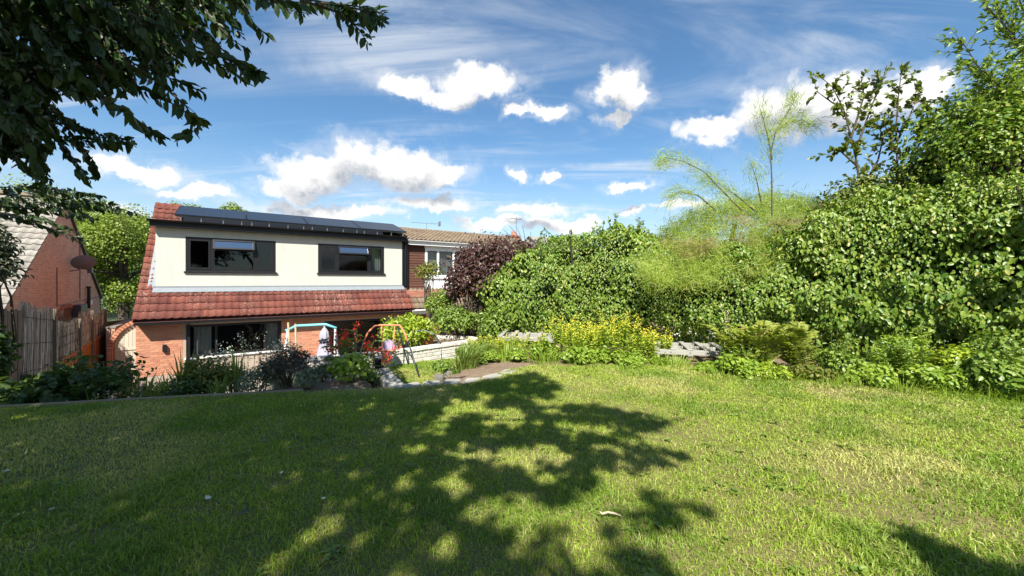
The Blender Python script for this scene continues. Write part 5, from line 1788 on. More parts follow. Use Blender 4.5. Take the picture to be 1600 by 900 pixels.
mb = MB(); mb.tube([b, (b[0], b[1], 1.6), (b[0] - .2, b[1], 3.4), (b[0] - .3, b[1], 5.2)], [.14, .12, .08, .04], 8); mb.build('trunk', 'bark', wl, b)
bush('hedge_shrub', (P0(1590, 6.7, 0)[0], 6.9, 2.1), 2.8, 4.0, 'dense green crown behind the tall narrow leaved tree', 'shrub', 'leaf_hedge', .08, 11500, clumps=80, lift=.5)


# ---------------------------------------------------------------- yellow loosestrife
def stem_flower(name, base, rx, ry, nst, h0, h1, label, cat, leafm, petm, leaf=.07, petal=.018, spike=.2, npet=26, nleaf=18, lean=.18, group=None, spread=.015, lw=.3, bare=.15, stemr=.004):
    o = thing(name, base, label, cat, group)
    base = np.array(base, float)
    mb = MB(); PL, DL, PP = [], [], []
    for _ in range(nst):
        an = random.uniform(0, 2 * math.pi); q = math.sqrt(random.random())
        f = np.array([rx * q * math.cos(an), ry * q * math.sin(an), 0])
        x, y = base[0] + f[0], base[1] + f[1]
        g = tz(x, y)
        hh = random.uniform(h0, h1) * (1.0 - .25 * q * q)
        top = np.array([x, y, g]) + np.array([f[0] * lean + random.gauss(0, .05), f[1] * lean + random.gauss(0, .05) - .03, hh])
        bs = np.array([x, y, g])
        mid = (bs + top) / 2 + rng.normal(0, .02, 3)
        mb.tube([bs, mid, top], [stemr, stemr * .8, stemr * .5], 4)
        for i in range(nleaf):
            u = bare + (1 - bare - spike * .6) * (i + random.random()) / nleaf
            p = bs * (1 - u) ** 2 + 2 * mid * u * (1 - u) + top * u * u
            d = rdir(1)[0]; d[2] = abs(d[2]) * .4 + .05
            PL.append(p); DL.append(d)
        for i in range(npet):
            u = 1 - spike * random.random()
            p = bs * (1 - u) + top * u + rng.normal(0, spread, 3)
            PP.append(p)
    PL, DL, PP = np.array(PL), unit(np.array(DL)), np.array(PP)
    mb.build('stems', 'green_stem', o, base)
    if len(PL):
        N = unit(np.array([0, 0, 1.0]) + rng.normal(0, .4, (len(PL), 3)))
        stuff(leaf_mesh('leaves', PL, DL, N, leaf * rng.uniform(.6, 1.25, len(PL)), leafm, o, base, LEAF7, lw))
    if len(PP):
        D = unit(rdir(len(PP)) + np.array([0, -.2, .4]))
        stuff(leaf_mesh('petals', PP, D, unit(rdir(len(PP)) + np.array([0, -.6, .6])), petal * rng.uniform(.7, 1.3, len(PP)), petm, o, base, LEAF4, .8))
    return o


for (px_, Y, rx, h_, ns_, lab) in ((895, 7.75, .55, .92, 50, 'left mass of tall yellow loosestrife in front of the hedge'), (965, 7.65, .55, .98, 54, 'middle mass of tall yellow loosestrife, the highest'), (1020, 7.8, .35, .68, 22, 'right fringe of yellow loosestrife beside the grey pallet')):
    stem_flower('loosestrife', P0(px_, Y), rx, .38, ns_, h_ * .75, h_ * 1.1, lab, 'flowers', 'leaf_lime', 'petal_yellow', .085, .020, .30, 20, 28, .2, 'yellow loosestrife clumps', .022)
for (px_, Y, rx, h_, lab) in ((760, 8.5, .45, .42, 'low yellow flowered plant beyond the soil patch'), (815, 8.6, .5, .45, 'spreading yellow green plant in front of the far pallet')):
    stem_flower('golden_plant', P0(px_, Y), rx, .3, 50, h_ * .7, h_ * 1.1, lab, 'plant', 'leaf_lime', 'petal_yellow', .06, .018, .2, 6, 22, .2, 'low golden plants')


# ---------------------------------------------------------------- strap-leaved clumps
def straps(name, base, r, n, h0, h1, label, cat='plant', mat='leaf_blade', wd=.012, lean=.5, group=None, k_=5):
    base = np.array(base, float)
    o = thing(name, base, label, cat, group)
    an = rng.uniform(0, 2 * math.pi, n); q = np.sqrt(rng.random(n)) * r
    b = np.c_[base[0] + q * np.cos(an), base[1] + q * np.sin(an), np.zeros(n)]
    b[:, 2] = terrain(b[:, 0], b[:, 1]) - .01
    L = rng.uniform(h0, h1, n)
    le = np.c_[np.cos(an), np.sin(an), np.zeros(n)] * (lean * rng.uniform(.15, 1, n))[:, None]
    P = blades(b, L, le, .5, k_)
    Wd = wd * np.array([.7, 1, .9, .6, .08] if k_ == 5 else np.linspace(1, .1, k_))[None] * rng.uniform(.7, 1.2, (n, 1))
    side = np.c_[-np.sin(an), np.cos(an), np.zeros(n)] + rng.normal(0, .4, (n, 3))
    stuff(ribbon_mesh('blades', P, Wd, mat, o, base, unit(side)))
    return o


straps('iris_clump', P0(287, 5.9), .10, 26, .55, .95, 'tall sword leaved iris clump below the downstairs window edge', mat='leaf_blade', wd=.016, lean=.35)
straps('iris_clump', P0(370, 6.1), .09, 22, .5, .88, 'sword leaved iris clump in front of the downstairs window', mat='leaf_blade', wd=.016, lean=.4)
straps('iris_clump', P0(222, 6.0), .16, 40, .4, .75, 'sword leaved clump below the pale side gate', mat='leaf_blade', wd=.013, lean=.5)
straps('grass_clump', P0(262, 5.75), .2, 120, .25, .62, 'arching grassy clump between two iris clumps', mat='leaf_blade', wd=.006, lean=.7)
straps('daylily_clump', P0(722, 7.25, 0), .30, 300, .28, .55, 'dark arching daylily leaves at the edge of the lower lawn', mat='leaf_blade', wd=.011, lean=.8)
straps('daylily_clump', P0(742, 7.9, 0), .32, 240, .25, .5, 'daylily leaves below the curved end of the white wall', mat='leaf_blade', wd=.011, lean=.8)
straps('grass_clump', P0(795, 7.9, 0), .3, 160, .2, .5, 'upright bright grass tuft beside the yellow flowers', mat='leaf_fresh', wd=.007, lean=.6)
straps('grass_clump', P0(850, 7.5, 0), .3, 130, .2, .4, 'long bright grass in front of the left loosestrife', mat='leaf_fresh', wd=.007, lean=.7)
straps('grass_clump', P0(1055, 7.2, 0), .35, 160, .15, .32, 'long grass in front of the near pallet', mat='leaf_fresh', wd=.007, lean=.7)
for (px_, Y, lab) in ((1125, 6.35, 'rough grass below the bright plants by the pallet'), (1210, 6.1, 'rough grass in front of the large ferns'), (1290, 5.95, 'rough grass in front of the yellowing plant'), (1350, 5.75, 'rough grass below the lobed plant'), (1415, 5.55, 'rough grass left of the tall stalk'), (1480, 5.4, 'rough grass right of the tall stalk'), (1540, 5.2, 'rough grass below the tall mixed weeds'), (1590, 5.0, 'rough grass at the right end of the border'), (920, 7.2, 'rough grass before the left loosestrife'), (990, 7.15, 'rough grass before the middle loosestrife')):
    straps('rough_grass', P0(px_, Y, 0), .34, 110, .10, .34, lab, 'grass', 'leaf_fresh', .005, .8, 'rough grass tufts along the border')
straps('grass_clump', P0(340, 5.6), .12, 60, .2, .42, 'small grass tuft at the foot of the golden shrub', mat='leaf_blade', wd=.006, lean=.7)
straps('grass_clump', P0(160, 5.6), .2, 80, .2, .45, 'dark grass tuft in the shaded bed below the orange fence', mat='leaf_blade', wd=.007, lean=.7)

# ---------------------------------------------------------------- left bed
BED = [('leafy_plant', 50, 5.5, .95, .72, 'big leaved dark plant in the shaded corner of the bed', 'leaf_bed', .13, 760, .7),
       ('leafy_plant', 8, 5.3, .7, .55, 'dark leafy plant at the left end of the bed', 'leaf_bed', .10, 620, .65),
       ('leafy_plant', 112, 6.0, 1.05, .98, 'rounded green plant in front of the orange fence', 'leaf_bed', .085, 1100, .6),
       ('leafy_plant', 180, 5.9, .95, .85, 'low green plant between the orange fence and iris leaves', 'leaf_bed', .07, 900, .6),
       ('golden_shrub', 325, 6.05, .75, .62, 'golden green small leaved shrub below the downstairs window', 'leaf_gold', .045, 2400, .6),
       ('leafy_plant', 300, 5.75, .5, .38, 'dark low shrub at the foot of the golden shrub', 'leaf_bed', .05, 900, .6),
       ('heather_bush', 452, 6.1, .72, .62, 'dark bronze heathery bush at the right end of the bed', 'leaf_heather', .036, 3000, .5),
       ('leafy_plant', 405, 5.9, .55, .42, 'grey green plant between iris clump and bronze bush', 'leaf_grey', .05, 900, .5),
       ('leafy_plant', 480, 5.75, .28, .30, 'pale grey green weed beside the bronze bush', 'leaf_grey', .06, 260, .6),
       ('leafy_plant', 548, 6.25, .55, .40, 'broad leaved fresh green shrub below the red flowers', 'leaf_fresh', .085, 420, .6),
       ('leafy_plant', 580, 6.7, .4, .22, 'green shrub beside the toddler swing', 'leaf_bush', .06, 700, .6),
       ('leafy_plant', 505, 6.7, .35, .3, 'white tinged leafy plant by the pale steps', 'leaf_grey', .06, 300, .6),
       ('leafy_plant', 240, 6.7, .7, .6, 'silvery grey bush in front of the brick pier', 'leaf_grey', .05, 1500, .4),
       ('leafy_plant', 360, 6.9, .8, .55, 'straw coloured bush behind the iris clump', 'leaf_gold', .05, 1300, .35)]
for (nm, px_, Y, w_, h_, lab, mt, lf, nn, wd) in BED:
    b = P0(px_, Y); h_ *= 1.3; bush(nm, b, w_ * 1.15, h_, lab, 'shrub' if 'shrub' in nm or 'bush' in nm else 'plant', mt, lf, nn, wid=wd, clumps=18, lift=.45, zfloor=b[2])
stem_flower('wispy_flowers', P0(385, 6.8), .65, .3, 46, .75, 1.15, 'airy stems with tiny white flowers in front of the dark window', 'flowers', 'leaf_grey', 'petal_white', .05, .022, .12, 8, 14, .25, None, .03, .25)
stem_flower('wispy_flowers', P0(440, 7.0), .35, .25, 22, .65, 1.0, 'thin pale flower stems above the bronze bush', 'flowers', 'leaf_grey', 'petal_white', .05, .02, .12, 7, 14, .25, None, .03, .25)
stem_flower('red_crocosmia', P0(545, 6.75), .40, .25, 20, .62, 1.0, 'bright red flowers on tall stems beside the teal play frame', 'flowers', 'leaf_blade', 'petal_red', .20, .036, .12, 12, 5, .2, 'red flower clumps', .028, .12)
stem_flower('red_crocosmia', P0(590, 7.2), .28, .25, 11, .62, 1.0, 'bright red flowers on stems behind the toddler swing', 'flowers', 'leaf_blade', 'petal_red', .20, .036, .12, 12, 5, .2, 'red flower clumps', .028, .12)
stem_flower('ground_flowers', P0(160, 5.3), .5, .2, 16, .15, .3, 'few pink flower heads low in the shaded bed', 'flowers', 'leaf_bed', 'petal_pink', .05, .02, .2, 5, 8, .2)


# ---------------------------------------------------------------- ferns and greenery along the hedge foot
def fern(base, n, L, label, mat='leaf_fern', up=.95):
    base = np.array(base, float)
    o = thing('fern', base, label, 'fern', 'ferns by the hedge')
    mb = MB(); PL, DL, NL, SL = [], [], [], []
    for _ in range(n):
        an = random.uniform(0, 2 * math.pi); l = L * random.uniform(.5, 1.15); hl = random.uniform(.18, .55)
        hd = np.array([math.cos(an), math.sin(an), 0]); k_ = 7
        pts = [base + hd * (.04 + l * (hl * u ** 1.7)) + np.array([0, 0, l * (up * 1.05 * u - .36 * u ** 3)]) for u in np.linspace(0, 1, k_)]
        mb.tube(pts, [.005 * (1 - .8 * i / (k_ - 1)) for i in range(k_)], 4)
        sd = np.array([-hd[1], hd[0], 0])
        for j in range(18):
            u = .15 + .85 * j / 18
            f = u * (k_ - 1); i = min(int(f), k_ - 2); p = pts[i] * (1 - (f - i)) + pts[i + 1] * (f - i); tg_ = unit((pts[i + 1] - pts[i])[None])[0]
            for s_ in (-1, 1):
                PL.append(p); DL.append(s_ * sd + tg_ * .5 + rng.normal(0, .1, 3)); NL.append(np.cross(tg_, sd) * -1 + rng.normal(0, .15, 3)); SL.append(l * .23 * (1.05 - u) ** .7 + .02)
    mb.build('stalks', 'green_stem', o, base)
    NL = np.array(NL); NL[NL[:, 2] < 0] *= -1
    stuff(leaf_mesh('fronds', np.array(PL), unit(np.array(DL)), unit(NL), np.array(SL), mat, o, base, LEAF4, .22))
    return o


fern(P0(1190, 6.75, 0), 30, 1.15, 'large pale green fern in front of the hedge')
fern(P0(1240, 6.75, 0), 26, 1.15, 'large fern just right of the palest fern clump')
fern(P0(1150, 7.0, 0), 18, 1.0, 'fern standing behind the fresh green plants by the pallet')
fern(P0(1420, 6.2, 0), 22, .70, 'fern at the hedge foot below the dark hollow')
fern(P0(1470, 5.95, 0), 16, .6, 'low fern below the right part of the hedge')
FOOT = [(1112, 6.75, .6, .17, 'fresh bright green plant beside the near pallet', 'leaf_fresh', .075, 900),
        (1150, 6.5, .62, .32, 'lobed bright green plant in front of the ferns', 'leaf_fresh', .075, 900),
        (1205, 6.3, .6, .28, 'low light green plant below the large fern', 'leaf_lime', .05, 700),
        (1265, 6.2, .65, .30, 'yellowing low plant right of the large fern', 'leaf_gold', .055, 900),
        (1310, 6.35, .65, .42, 'mid green plant by the dark gap in the hedge foot', 'leaf_bush', .065, 1000),
        (1360, 5.95, .6, .36, 'lobed green plant at the lawn edge below the hedge', 'leaf_fresh', .07, 800),
        (1400, 6.4, .7, .62, 'bushy finely cut plant at the hedge foot', 'leaf_fresh', .05, 1500),
        (1455, 5.65, .6, .34, 'light green plant on the lawn edge near tall stalk', 'leaf_fresh', .07, 800),
        (1505, 5.75, .65, .52, 'yellow green weed clump under the hedge', 'leaf_lime', .06, 1000),
        (1550, 5.35, .62, .42, 'dark green leafy plant at the right lawn edge', 'leaf_bush', .075, 800),
        (1590, 5.15, .62, .38, 'broad leaved plant at the right end of the lawn edge', 'leaf_hedge', .085, 700),
        (1575, 5.75, .8, .7, 'tall leafy weeds under the right end of the hedge', 'leaf_bush', .07, 1400),
        (905, 7.35, .6, .28, 'low green growth in front of the left loosestrife', 'leaf_fresh', .07, 700),
        (985, 7.25, .7, .30, 'low green growth in front of the highest loosestrife', 'leaf_fresh', .07, 800),
        (770, 8.2, .5, .24, 'reddish green low plant beyond the soil patch', 'leaf_gold', .05, 600),
        (690, 7.1, .35, .13, 'dark leafy clump above the upright rock', 'leaf_bush', .06, 500),
        (728, 8.3, .42, .16, 'mounded green plant under the curved wall end', 'leaf_bush', .06, 900),
        (765, 7.7, .5, .22, 'bright low plant at the back of the soil patch', 'leaf_fresh', .05, 700),
        (810, 7.75, .55, .24, 'leafy fresh plant between soil patch and yellow flowers', 'leaf_fresh', .055, 800),
        (850, 7.85, .5, .3, 'green leafy plant at the left foot of the loosestrife', 'leaf_fresh', .065, 800),
        (940, 7.5, .55, .26, 'low green leaves between the two loosestrife masses', 'leaf_fresh', .065, 800),
        (1030, 7.4, .45, .10, 'low leaves in front of the loosestrife fringe', 'leaf_fresh', .06, 700),
        (745, 7.5, .4, .12, 'low leafy clump behind the pale flat stone', 'leaf_bush', .055, 600)]
for (px_, Y, w_, h_, lab, mt, lf, nn) in FOOT:
    b = P0(px_, Y, -.03); bush('foot_plant', b, w_ * 1.15, h_ * 1.3 * random.uniform(.75, 1.25), lab, 'plant', mt, lf, int(nn * 1.5), wid=.6, clumps=20, lift=.45, zfloor=-.02, stem='green_stem')
for (px_, Y, hh_, ns_, mt, lab) in ((1305, 6.5, .75, 14, 'leaf_bush', 'narrow leaved weeds beside the dark gap in the hedge'), (1375, 6.1, .6, 16, 'leaf_fresh', 'upright fine stems rising from the lobed plant'), (1425, 5.95, .8, 16, 'leaf_fresh', 'feathery tall weeds just left of the single tall stalk'), (1490, 5.8, .75, 15, 'leaf_lime', 'yellowish tall weeds right of the single tall stalk'), (1540, 5.6, .7, 14, 'leaf_fresh', 'mixed tall weeds below the glossy hedge leaves'), (1585, 5.45, .8, 14, 'leaf_bush', 'tall dark weeds cut by the right edge'), (1150, 6.7, .55, 16, 'leaf_fresh', 'thin stems among the ferns by the near pallet'), (1265, 6.5, .6, 12, 'leaf_gold', 'tawny stems right of the large ferns')):
    stem_flower('tall_weed', P0(px_, Y, 0), .28, .18, ns_, hh_ * .6, hh_ * 1.15, lab, 'weeds', mt, 'petal_white', .075, .012, .1, 2, 16, .3, 'tall weeds along the hedge', .02, .3)
stem_flower('tall_spire', P0(1132, 7.6, 0), .05, .05, 2, 1.15, 1.3, 'tall fading flower spire rising behind the near pallet', 'flower', 'leaf_bush', 'petal_pink', .10, .02, .5, 40, 14, .1, None, .02, .3)
stem_flower('tall_stalk', P0(1441, 5.75, 0), .03, .03, 1, 1.15, 1.2, 'single tall finely leaved stalk at the lawn edge', 'plant', 'leaf_fresh', 'petal_white', .12, .015, .1, 5, 60, .1, None, .02, .18, stemr=.009)
stem_flower('dry_stalks', P0(1090, 7.7, 0), .35, .15, 9, .6, .85, 'dry pale seed stalks over the near pallet', 'plant', 'leaf_grey', 'petal_white', .06, .02, .12, 9, 4, .4, None, .03, .2)

# ---------------------------------------------------------------- the overhanging tree: trunk beside the camera, crown over the lawn
tr_b = Vector((-5.6, -1.2, -.03))
tree = thing('overhanging_tree', tr_b, 'large dark leaved tree hanging into the top corner and shading the lawn', 'tree')
# shade on the lawn, as outlined in the photograph, followed back towards the sun
SH = [(-400, 640), (0, 628), (250, 560), (430, 600), (600, 606), (740, 597), (835, 582), (905, 622), (965, 640), (1050, 655), (985, 690), (1080, 712), (1000, 730), (960, 740), (1010, 770), (1110, 795), (1000, 830), (960, 845), (1040, 868), (1060, 900), (1060, 1200), (-1200, 1200)]
LIT = [(712, 756, 34, 17), (760, 790, 36, 14), (738, 803, 24, 9), (860, 745, 45, 9), (800, 720, 30, 9), (930, 768, 36, 9), (955, 848, 45, 10), (940, 700, 30, 7), (900, 665, 34, 8), (870, 800, 40, 10), (15, 717, 22, 10), (55, 652, 32, 5), (975, 720, 20, 6), (820, 770, 26, 8), (790, 870, 36, 10), (880, 845, 30, 8), (660, 700, 18, 6), (780, 660, 20, 5), (850, 700, 22, 6)]


def in_poly(x, y, poly):
    r_ = np.zeros(x.shape, bool); m_ = len(poly)
    for i in range(m_):
        x1, y1 = poly[i]; x2, y2 = poly[(i + 1) % m_]
        c = ((y1 > y) != (y2 > y)) & (x < (x2 - x1) * (y - y1) / ((y2 - y1) if y2 != y1 else 1e-9) + x1)
        r_ ^= c
    return r_


SUNn = np.array(SUN)
n = 150000
gxy = np.c_[rng.uniform(-9.5, 3.2, n), rng.uniform(-2.5, 7.4, n)]
near = gxy[:, 1] < 1.3
yy = np.maximum(gxy[:, 1], 1.0)
px_ = CX + gxy[:, 0] / yy * F; py_ = HY + EYE / yy * F
thin = (vnoise(gxy, 2.6, 77) > .80 - .12 * np.clip(gxy[:, 0] + .5, 0, 1)) & (gxy[:, 0] > -1.3)
thin |= (vnoise(gxy, 7.0, 78) > .74) & (gxy[:, 0] > -1.8)
ok = np.where(near, gxy[:, 0] < .9 + .4 * np.sin(gxy[:, 1] * 3), in_poly(px_, py_, SH))
for (lx, ly, ra, rb) in LIT: ok &= ~((((px_ - lx) / ra) ** 2 + ((py_ - ly) / rb) ** 2 < 1) & ~near)
ok &= ~thin & (rng.random(len(ok)) > .25 * sstep(-.5, 1.5, gxy[:, 0]))
# second shadow at the lower right corner
SH2 = [(1395, 822), (1450, 835), (1490, 868), (1560, 880), (1640, 905), (1640, 1000), (1430, 1000), (1450, 900), (1420, 850)]
gxy = gxy[ok]
hk = 5.0 + 3.6 * vnoise(gxy, .55, 21) + rng.normal(0, .32, len(gxy))
hk = np.maximum(hk, 3.0)
for _ in range(5):                        # branches high enough to stay above the view
    cp = np.c_[gxy, np.zeros(len(gxy))] + (hk / SUNn[2])[:, None] * SUNn
    low_ = (cp[:, 1] > .25) & (np.abs(cp[:, 0] / np.maximum(cp[:, 1], .05)) < 1.45) & ((cp[:, 2] - EYE) / np.maximum(cp[:, 1], .05) < .82)
    hk = hk + low_ * .7
cp = np.c_[gxy, np.zeros(len(gxy))] + (hk / SUNn[2])[:, None] * SUNn
vx, vz = cp[:, 0] / np.maximum(cp[:, 1], .05), (cp[:, 2] - EYE) / np.maximum(cp[:, 1], .05)
seen = (cp[:, 1] > .25) & (np.abs(vx) < 1.45) & (vz < .82)
cp = cp[~seen]
print('crown leaves', len(cp))
pick = rng.permutation(len(cp))[:74000]
cp = cp[pick]
NN = unit(rng.normal(0, .5, (len(cp), 3)) + np.array([0, -.35, .85])); DD = unit(np.cross(NN, rdir(len(cp))) + np.array([0, 0, -.3]))
stuff(leaf_mesh('crown', cp, DD, NN, rng.uniform(.08, .15, len(cp)), 'leaf_crown', tree, tr_b, LEAF4, .56))
mb = MB()
fork = tr_b + Vector((.2, .2, 2.6))
mb.tube([tr_b, tr_b + Vector((.05, 0, .25)), tr_b + Vector((.1, .1, 1.4)), fork], [.34, .24, .20, .18], 12); mb.build('trunk', 'bark', tree, tr_b)
mb = MB(); cells = {}
for c in cp[:9000]:
    cells.setdefault((int(c[0] // 1.3), int(c[1] // 1.3)), []).append(c)
mains = [Vector((-3.2, -.4, 4.6)), Vector((-1.2, -1.0, 5.4)), Vector((.6, -1.4, 5.8)), Vector((-5.0, -2.2, 5.2)), Vector((-3.6, 1.2, 4.2)), Vector((-2.0, -3.2, 5.8))]
limb(mb, fork, mains[0], .14, .09, .08); limb(mb, mains[0], mains[1], .08, .035, .08); limb(mb, mains[1], mains[2], .03, .012, .08)
limb(mb, fork, mains[3], .12, .07, .08); limb(mb, fork, mains[4], .10, .05, .06); limb(mb, mains[0], mains[5], .08, .04, .1)
for kk, cs in cells.items():
    if len(cs) < 25: continue
    for _ in range(2):
        c = Vector(random.choice(cs)); m_ = min(mains, key=lambda q: (q - c).length)
        if (m_ - c).length < 4: limb(mb, m_, c, .018, .006, .1, 5, 5)
# visible hanging twigs with big leaves: (column, row) paths and distance
TW = [([(250, -40), (340, -10), (430, 0), (500, 8), (560, 20), (600, 34)], 2.6), ([(330, -30), (420, -8), (520, 5), (575, 12), (600, 22)], 2.7), ([(470, 0), (530, 20), (560, 45), (578, 72)], 2.65), ([(500, 5), (540, 10), (575, 18), (592, 28)], 2.5),
      ([(350, -20), (375, 10), (400, 40), (425, 62)], 2.7), ([(200, 20), (260, 50), (310, 75), (370, 100), (416, 122)], 2.6), ([(230, 10), (290, 40), (340, 70), (380, 110), (410, 112)], 2.5), ([(240, 60), (300, 85), (340, 100), (388, 132)], 2.8),
      ([(110, 110), (150, 145), (190, 170), (225, 195), (255, 218)], 2.5), ([(150, 100), (200, 130), (250, 150), (290, 175), (325, 192)], 2.6), ([(200, 100), (250, 130), (290, 165), (310, 200), (275, 222)], 2.7), ([(80, 170), (120, 195), (165, 215), (212, 225)], 3.0),
      ([(60, 200), (100, 215), (150, 222), (208, 218)], 3.2), ([(20, 180), (50, 220), (70, 255), (62, 290)], 2.8), ([(60, 190), (95, 225), (120, 255), (140, 282)], 2.9), ([(0, 160), (30, 210), (55, 250), (80, 285)], 2.6),
      ([(90, 180), (120, 220), (145, 250), (150, 275)], 3.1), ([(160, 60), (210, 100), (260, 120), (320, 145)], 2.9), ([(300, -20), (330, 30), (360, 60), (390, 80)], 2.9), ([(380, -30), (410, -5), (450, 15), (485, 22)], 2.9)]
rnd2 = random.Random(5)
for i in range(420):                       # the dense body of the overhang
    x0 = rnd2.uniform(-160, 330); y0 = rnd2.uniform(-120, 150 - .33 * max(0, x0))
    L = rnd2.uniform(60, 120); an = math.radians(rnd2.uniform(15, 62))
    pts = [(x0 + L * u * math.cos(an), y0 + L * u * math.sin(an) + 14 * u * u) for u in (0, .33, .66, 1)]
    ex, ey = pts[-1]
    if ey > 225 - .46 * max(0, ex - 40) + (40 if ex < 60 else 0) or ex > 400: continue
    TW.append((pts, rnd2.uniform(2.5, 3.9)))
for i in range(70):
    x0 = rnd2.uniform(-90, 40); y0 = rnd2.uniform(60, 190); L = rnd2.uniform(60, 95); an = math.radians(rnd2.uniform(35, 75))
    TW.append(([(x0 + L * u * math.cos(an), y0 + L * u * math.sin(an)) for u in (0, .33, .66, 1)], rnd2.uniform(2.6, 3.4)))
for i in range(16):                        # lower sprays in front of the gable
    x0 = rnd2.uniform(-30, 70); y0 = rnd2.uniform(290, 330); L = rnd2.uniform(60, 170); an = math.radians(rnd2.uniform(-12, 22))
    TW.append(([(x0 + L * u * math.cos(an), y0 + L * u * math.sin(an) + 12 * u * u) for u in (0, .33, .66, 1)], rnd2.uniform(4.6, 5.6)))
PL, DL, NL, SL = [], [], [], []
for pts, Y in TW:
    q = [W3(x, y, Y + .25 * math.sin(i * 1.3 + x)) for i, (x, y) in enumerate(pts)]
    mb.tube(q, [.009 * (1 - .75 * i / (len(q) - 1)) for i in range(len(q))], 5)
    Ltot = sum((q[i + 1] - q[i]).length for i in range(len(q) - 1))
    nl_ = max(7, int(Ltot / .030)); sgn = 1
    for j in range(nl_):
        u = .06 + .94 * (j + random.random() * .6) / nl_
        f = min(u, .999) * (len(q) - 1); i = int(f); p = q[i].lerp(q[i + 1], f - i); d = (q[i + 1] - q[i]).normalized()
        sd = d.cross(Vector((0, 1, .3))).normalized(); sgn = -sgn
        v = d * random.uniform(.35, 1.0) + sd * sgn * random.uniform(.4, 1.1) + Vector((0, random.uniform(-.5, .5), -.55))
        PL.append(tuple(p)); DL.append(tuple(v)); NL.append((random.gauss(0, .6), random.gauss(-.35, .6), random.gauss(.6, .4))); SL.append((.045 + .065 * random.random()) * (1.0 if u < .9 else .75))
PL, DL, NL, SL = np.array(PL), unit(np.array(DL)), unit(np.array(NL)), np.array(SL)
mb.build('branches', 'bark', tree, tr_b)
pxl = SL / PL[:, 1]
inv = (np.abs(PL[:, 0] / PL[:, 1]) < 1.3) & ((PL[:, 2] - EYE) / PL[:, 1] < .72)
order = np.argsort(-(pxl * inv))[:300]
mask = np.ones(len(PL), bool); mask[order] = False
stuff(leaf_mesh('foliage', PL[mask], DL[mask], NL[mask], SL[mask], 'leaf_cherry', tree, tr_b, LEAF7, .46))
leaf_objects('leaf', PL[order], DL[order], NL[order], SL[order], 'leaf_cherry', tree, tr_b, LEAF7, .46)
print('twig leaves', len(PL))
# a second tree behind the camera on the right
t2 = Vector((4.6, -3.6, -.03))
tree2 = thing('garden_tree', t2, 'tree standing behind the viewpoint whose shadow reaches the near right lawn', 'tree')
n = 16000
gxy = np.c_[rng.uniform(1.5, 4.5, n), rng.uniform(.4, 2.9, n)]
px_ = CX + gxy[:, 0] / gxy[:, 1] * F; py_ = HY + EYE / gxy[:, 1] * F
gxy = gxy[in_poly(px_, py_, SH2) & (vnoise(gxy, 5.0, 88) < .66)]
hk = rng.uniform(3.6, 5.4, len(gxy))
cp2 = np.c_[gxy, np.zeros(len(gxy))] + (hk / SUNn[2])[:, None] * SUNn
cp2 = cp2[cp2[:, 1] < .2][:2600]
NN = unit(rng.normal(0, .5, (len(cp2), 3)) + np.array([0, -.35, .85])); DD = unit(np.cross(NN, rdir(len(cp2))) + np.array([0, 0, -.3]))
stuff(leaf_mesh('crown', cp2, DD, NN, rng.uniform(.08, .15, len(cp2)), 'leaf_crown', tree2, t2, LEAF7, .6))
mb = MB(); cc = Vector(cp2.mean(0)); mb.tube([t2, t2 + Vector((0, .1, 1.5)), t2 + Vector((-.2, .1, 3.0)), cc], [.2, .15, .12, .05], 10)
for c in cp2[::90]: limb(mb, cc, c, .025, .008)
mb.build('trunk', 'bark', tree2, t2)


# shaded olive-leaved bush at the far left edge, in front of the reed screens
lb = P0(-52, 5.6); bush('edge_bush', lb, 1.0, hgt(300, 5.6) - lb[2], 'dusky grey green bush at the left edge below the hanging branches', 'bush', 'leaf_grey_dark', .09, 4200, wid=.28, clumps=50, lift=.74)
lb = P0(-70, 5.2); bush('edge_bush', lb, .9, hgt(420, 5.2) - lb[2], 'dark leafy bush cut off by the left edge beside the old fence', 'bush', 'leaf_bed', .09, 4200, wid=.5, clumps=44, lift=.5)

# ================================================================== GRASS
def grass(name, xy, z, base_len, dist_ref, label=None, parent=None, tall=None):
    n = len(xy)
    d = np.linalg.norm(xy, axis=1)
    patch = fbm(xy, .9, 31, 3); fine_ = fbm(xy, 5.0, 41, 2)
    L = base_len * rng.uniform(.45, 1.25, n) * (.45 + .95 * fine_) * (1 + .5 * np.clip((fbm(xy, 1.9, 71, 3) - .50) * 6, 0, 1))
    if tall is not None: L = L * tall
    an = rng.uniform(0, 2 * math.pi, n)
    le = np.c_[np.cos(an), np.sin(an), np.zeros(n)] * rng.uniform(.2, 1.1, n)[:, None]
    b = np.c_[xy, np.full(n, z)]
    P = blades(b, L, le, .45, 3)
    w0 = .0016 + .00042 * d
    Wd = w0[:, None] * np.array([1, .8, .12])[None] * rng.uniform(.7, 1.3, (n, 1))
    dry = np.clip((patch - .54) * 6.0, 0, 1) * .55 + (rng.random(n) < .12) * .6
    dry = np.clip(dry * rng.uniform(.4, 1.2, n), 0, 1)
    tone = np.clip((fbm(xy, 1.9, 71, 3) - .50) * 6, 0, 1)
    side = np.c_[-np.sin(an), np.cos(an), np.zeros(n)] + rng.normal(0, .5, (n, 3))
    o = ribbon_mesh(name, P, Wd, 'grass_blade', None, (0, 0, 0), unit(side), {'dry': dry, 'tone': tone}, point=True)
    return tag(stuff(o), label, 'grass')


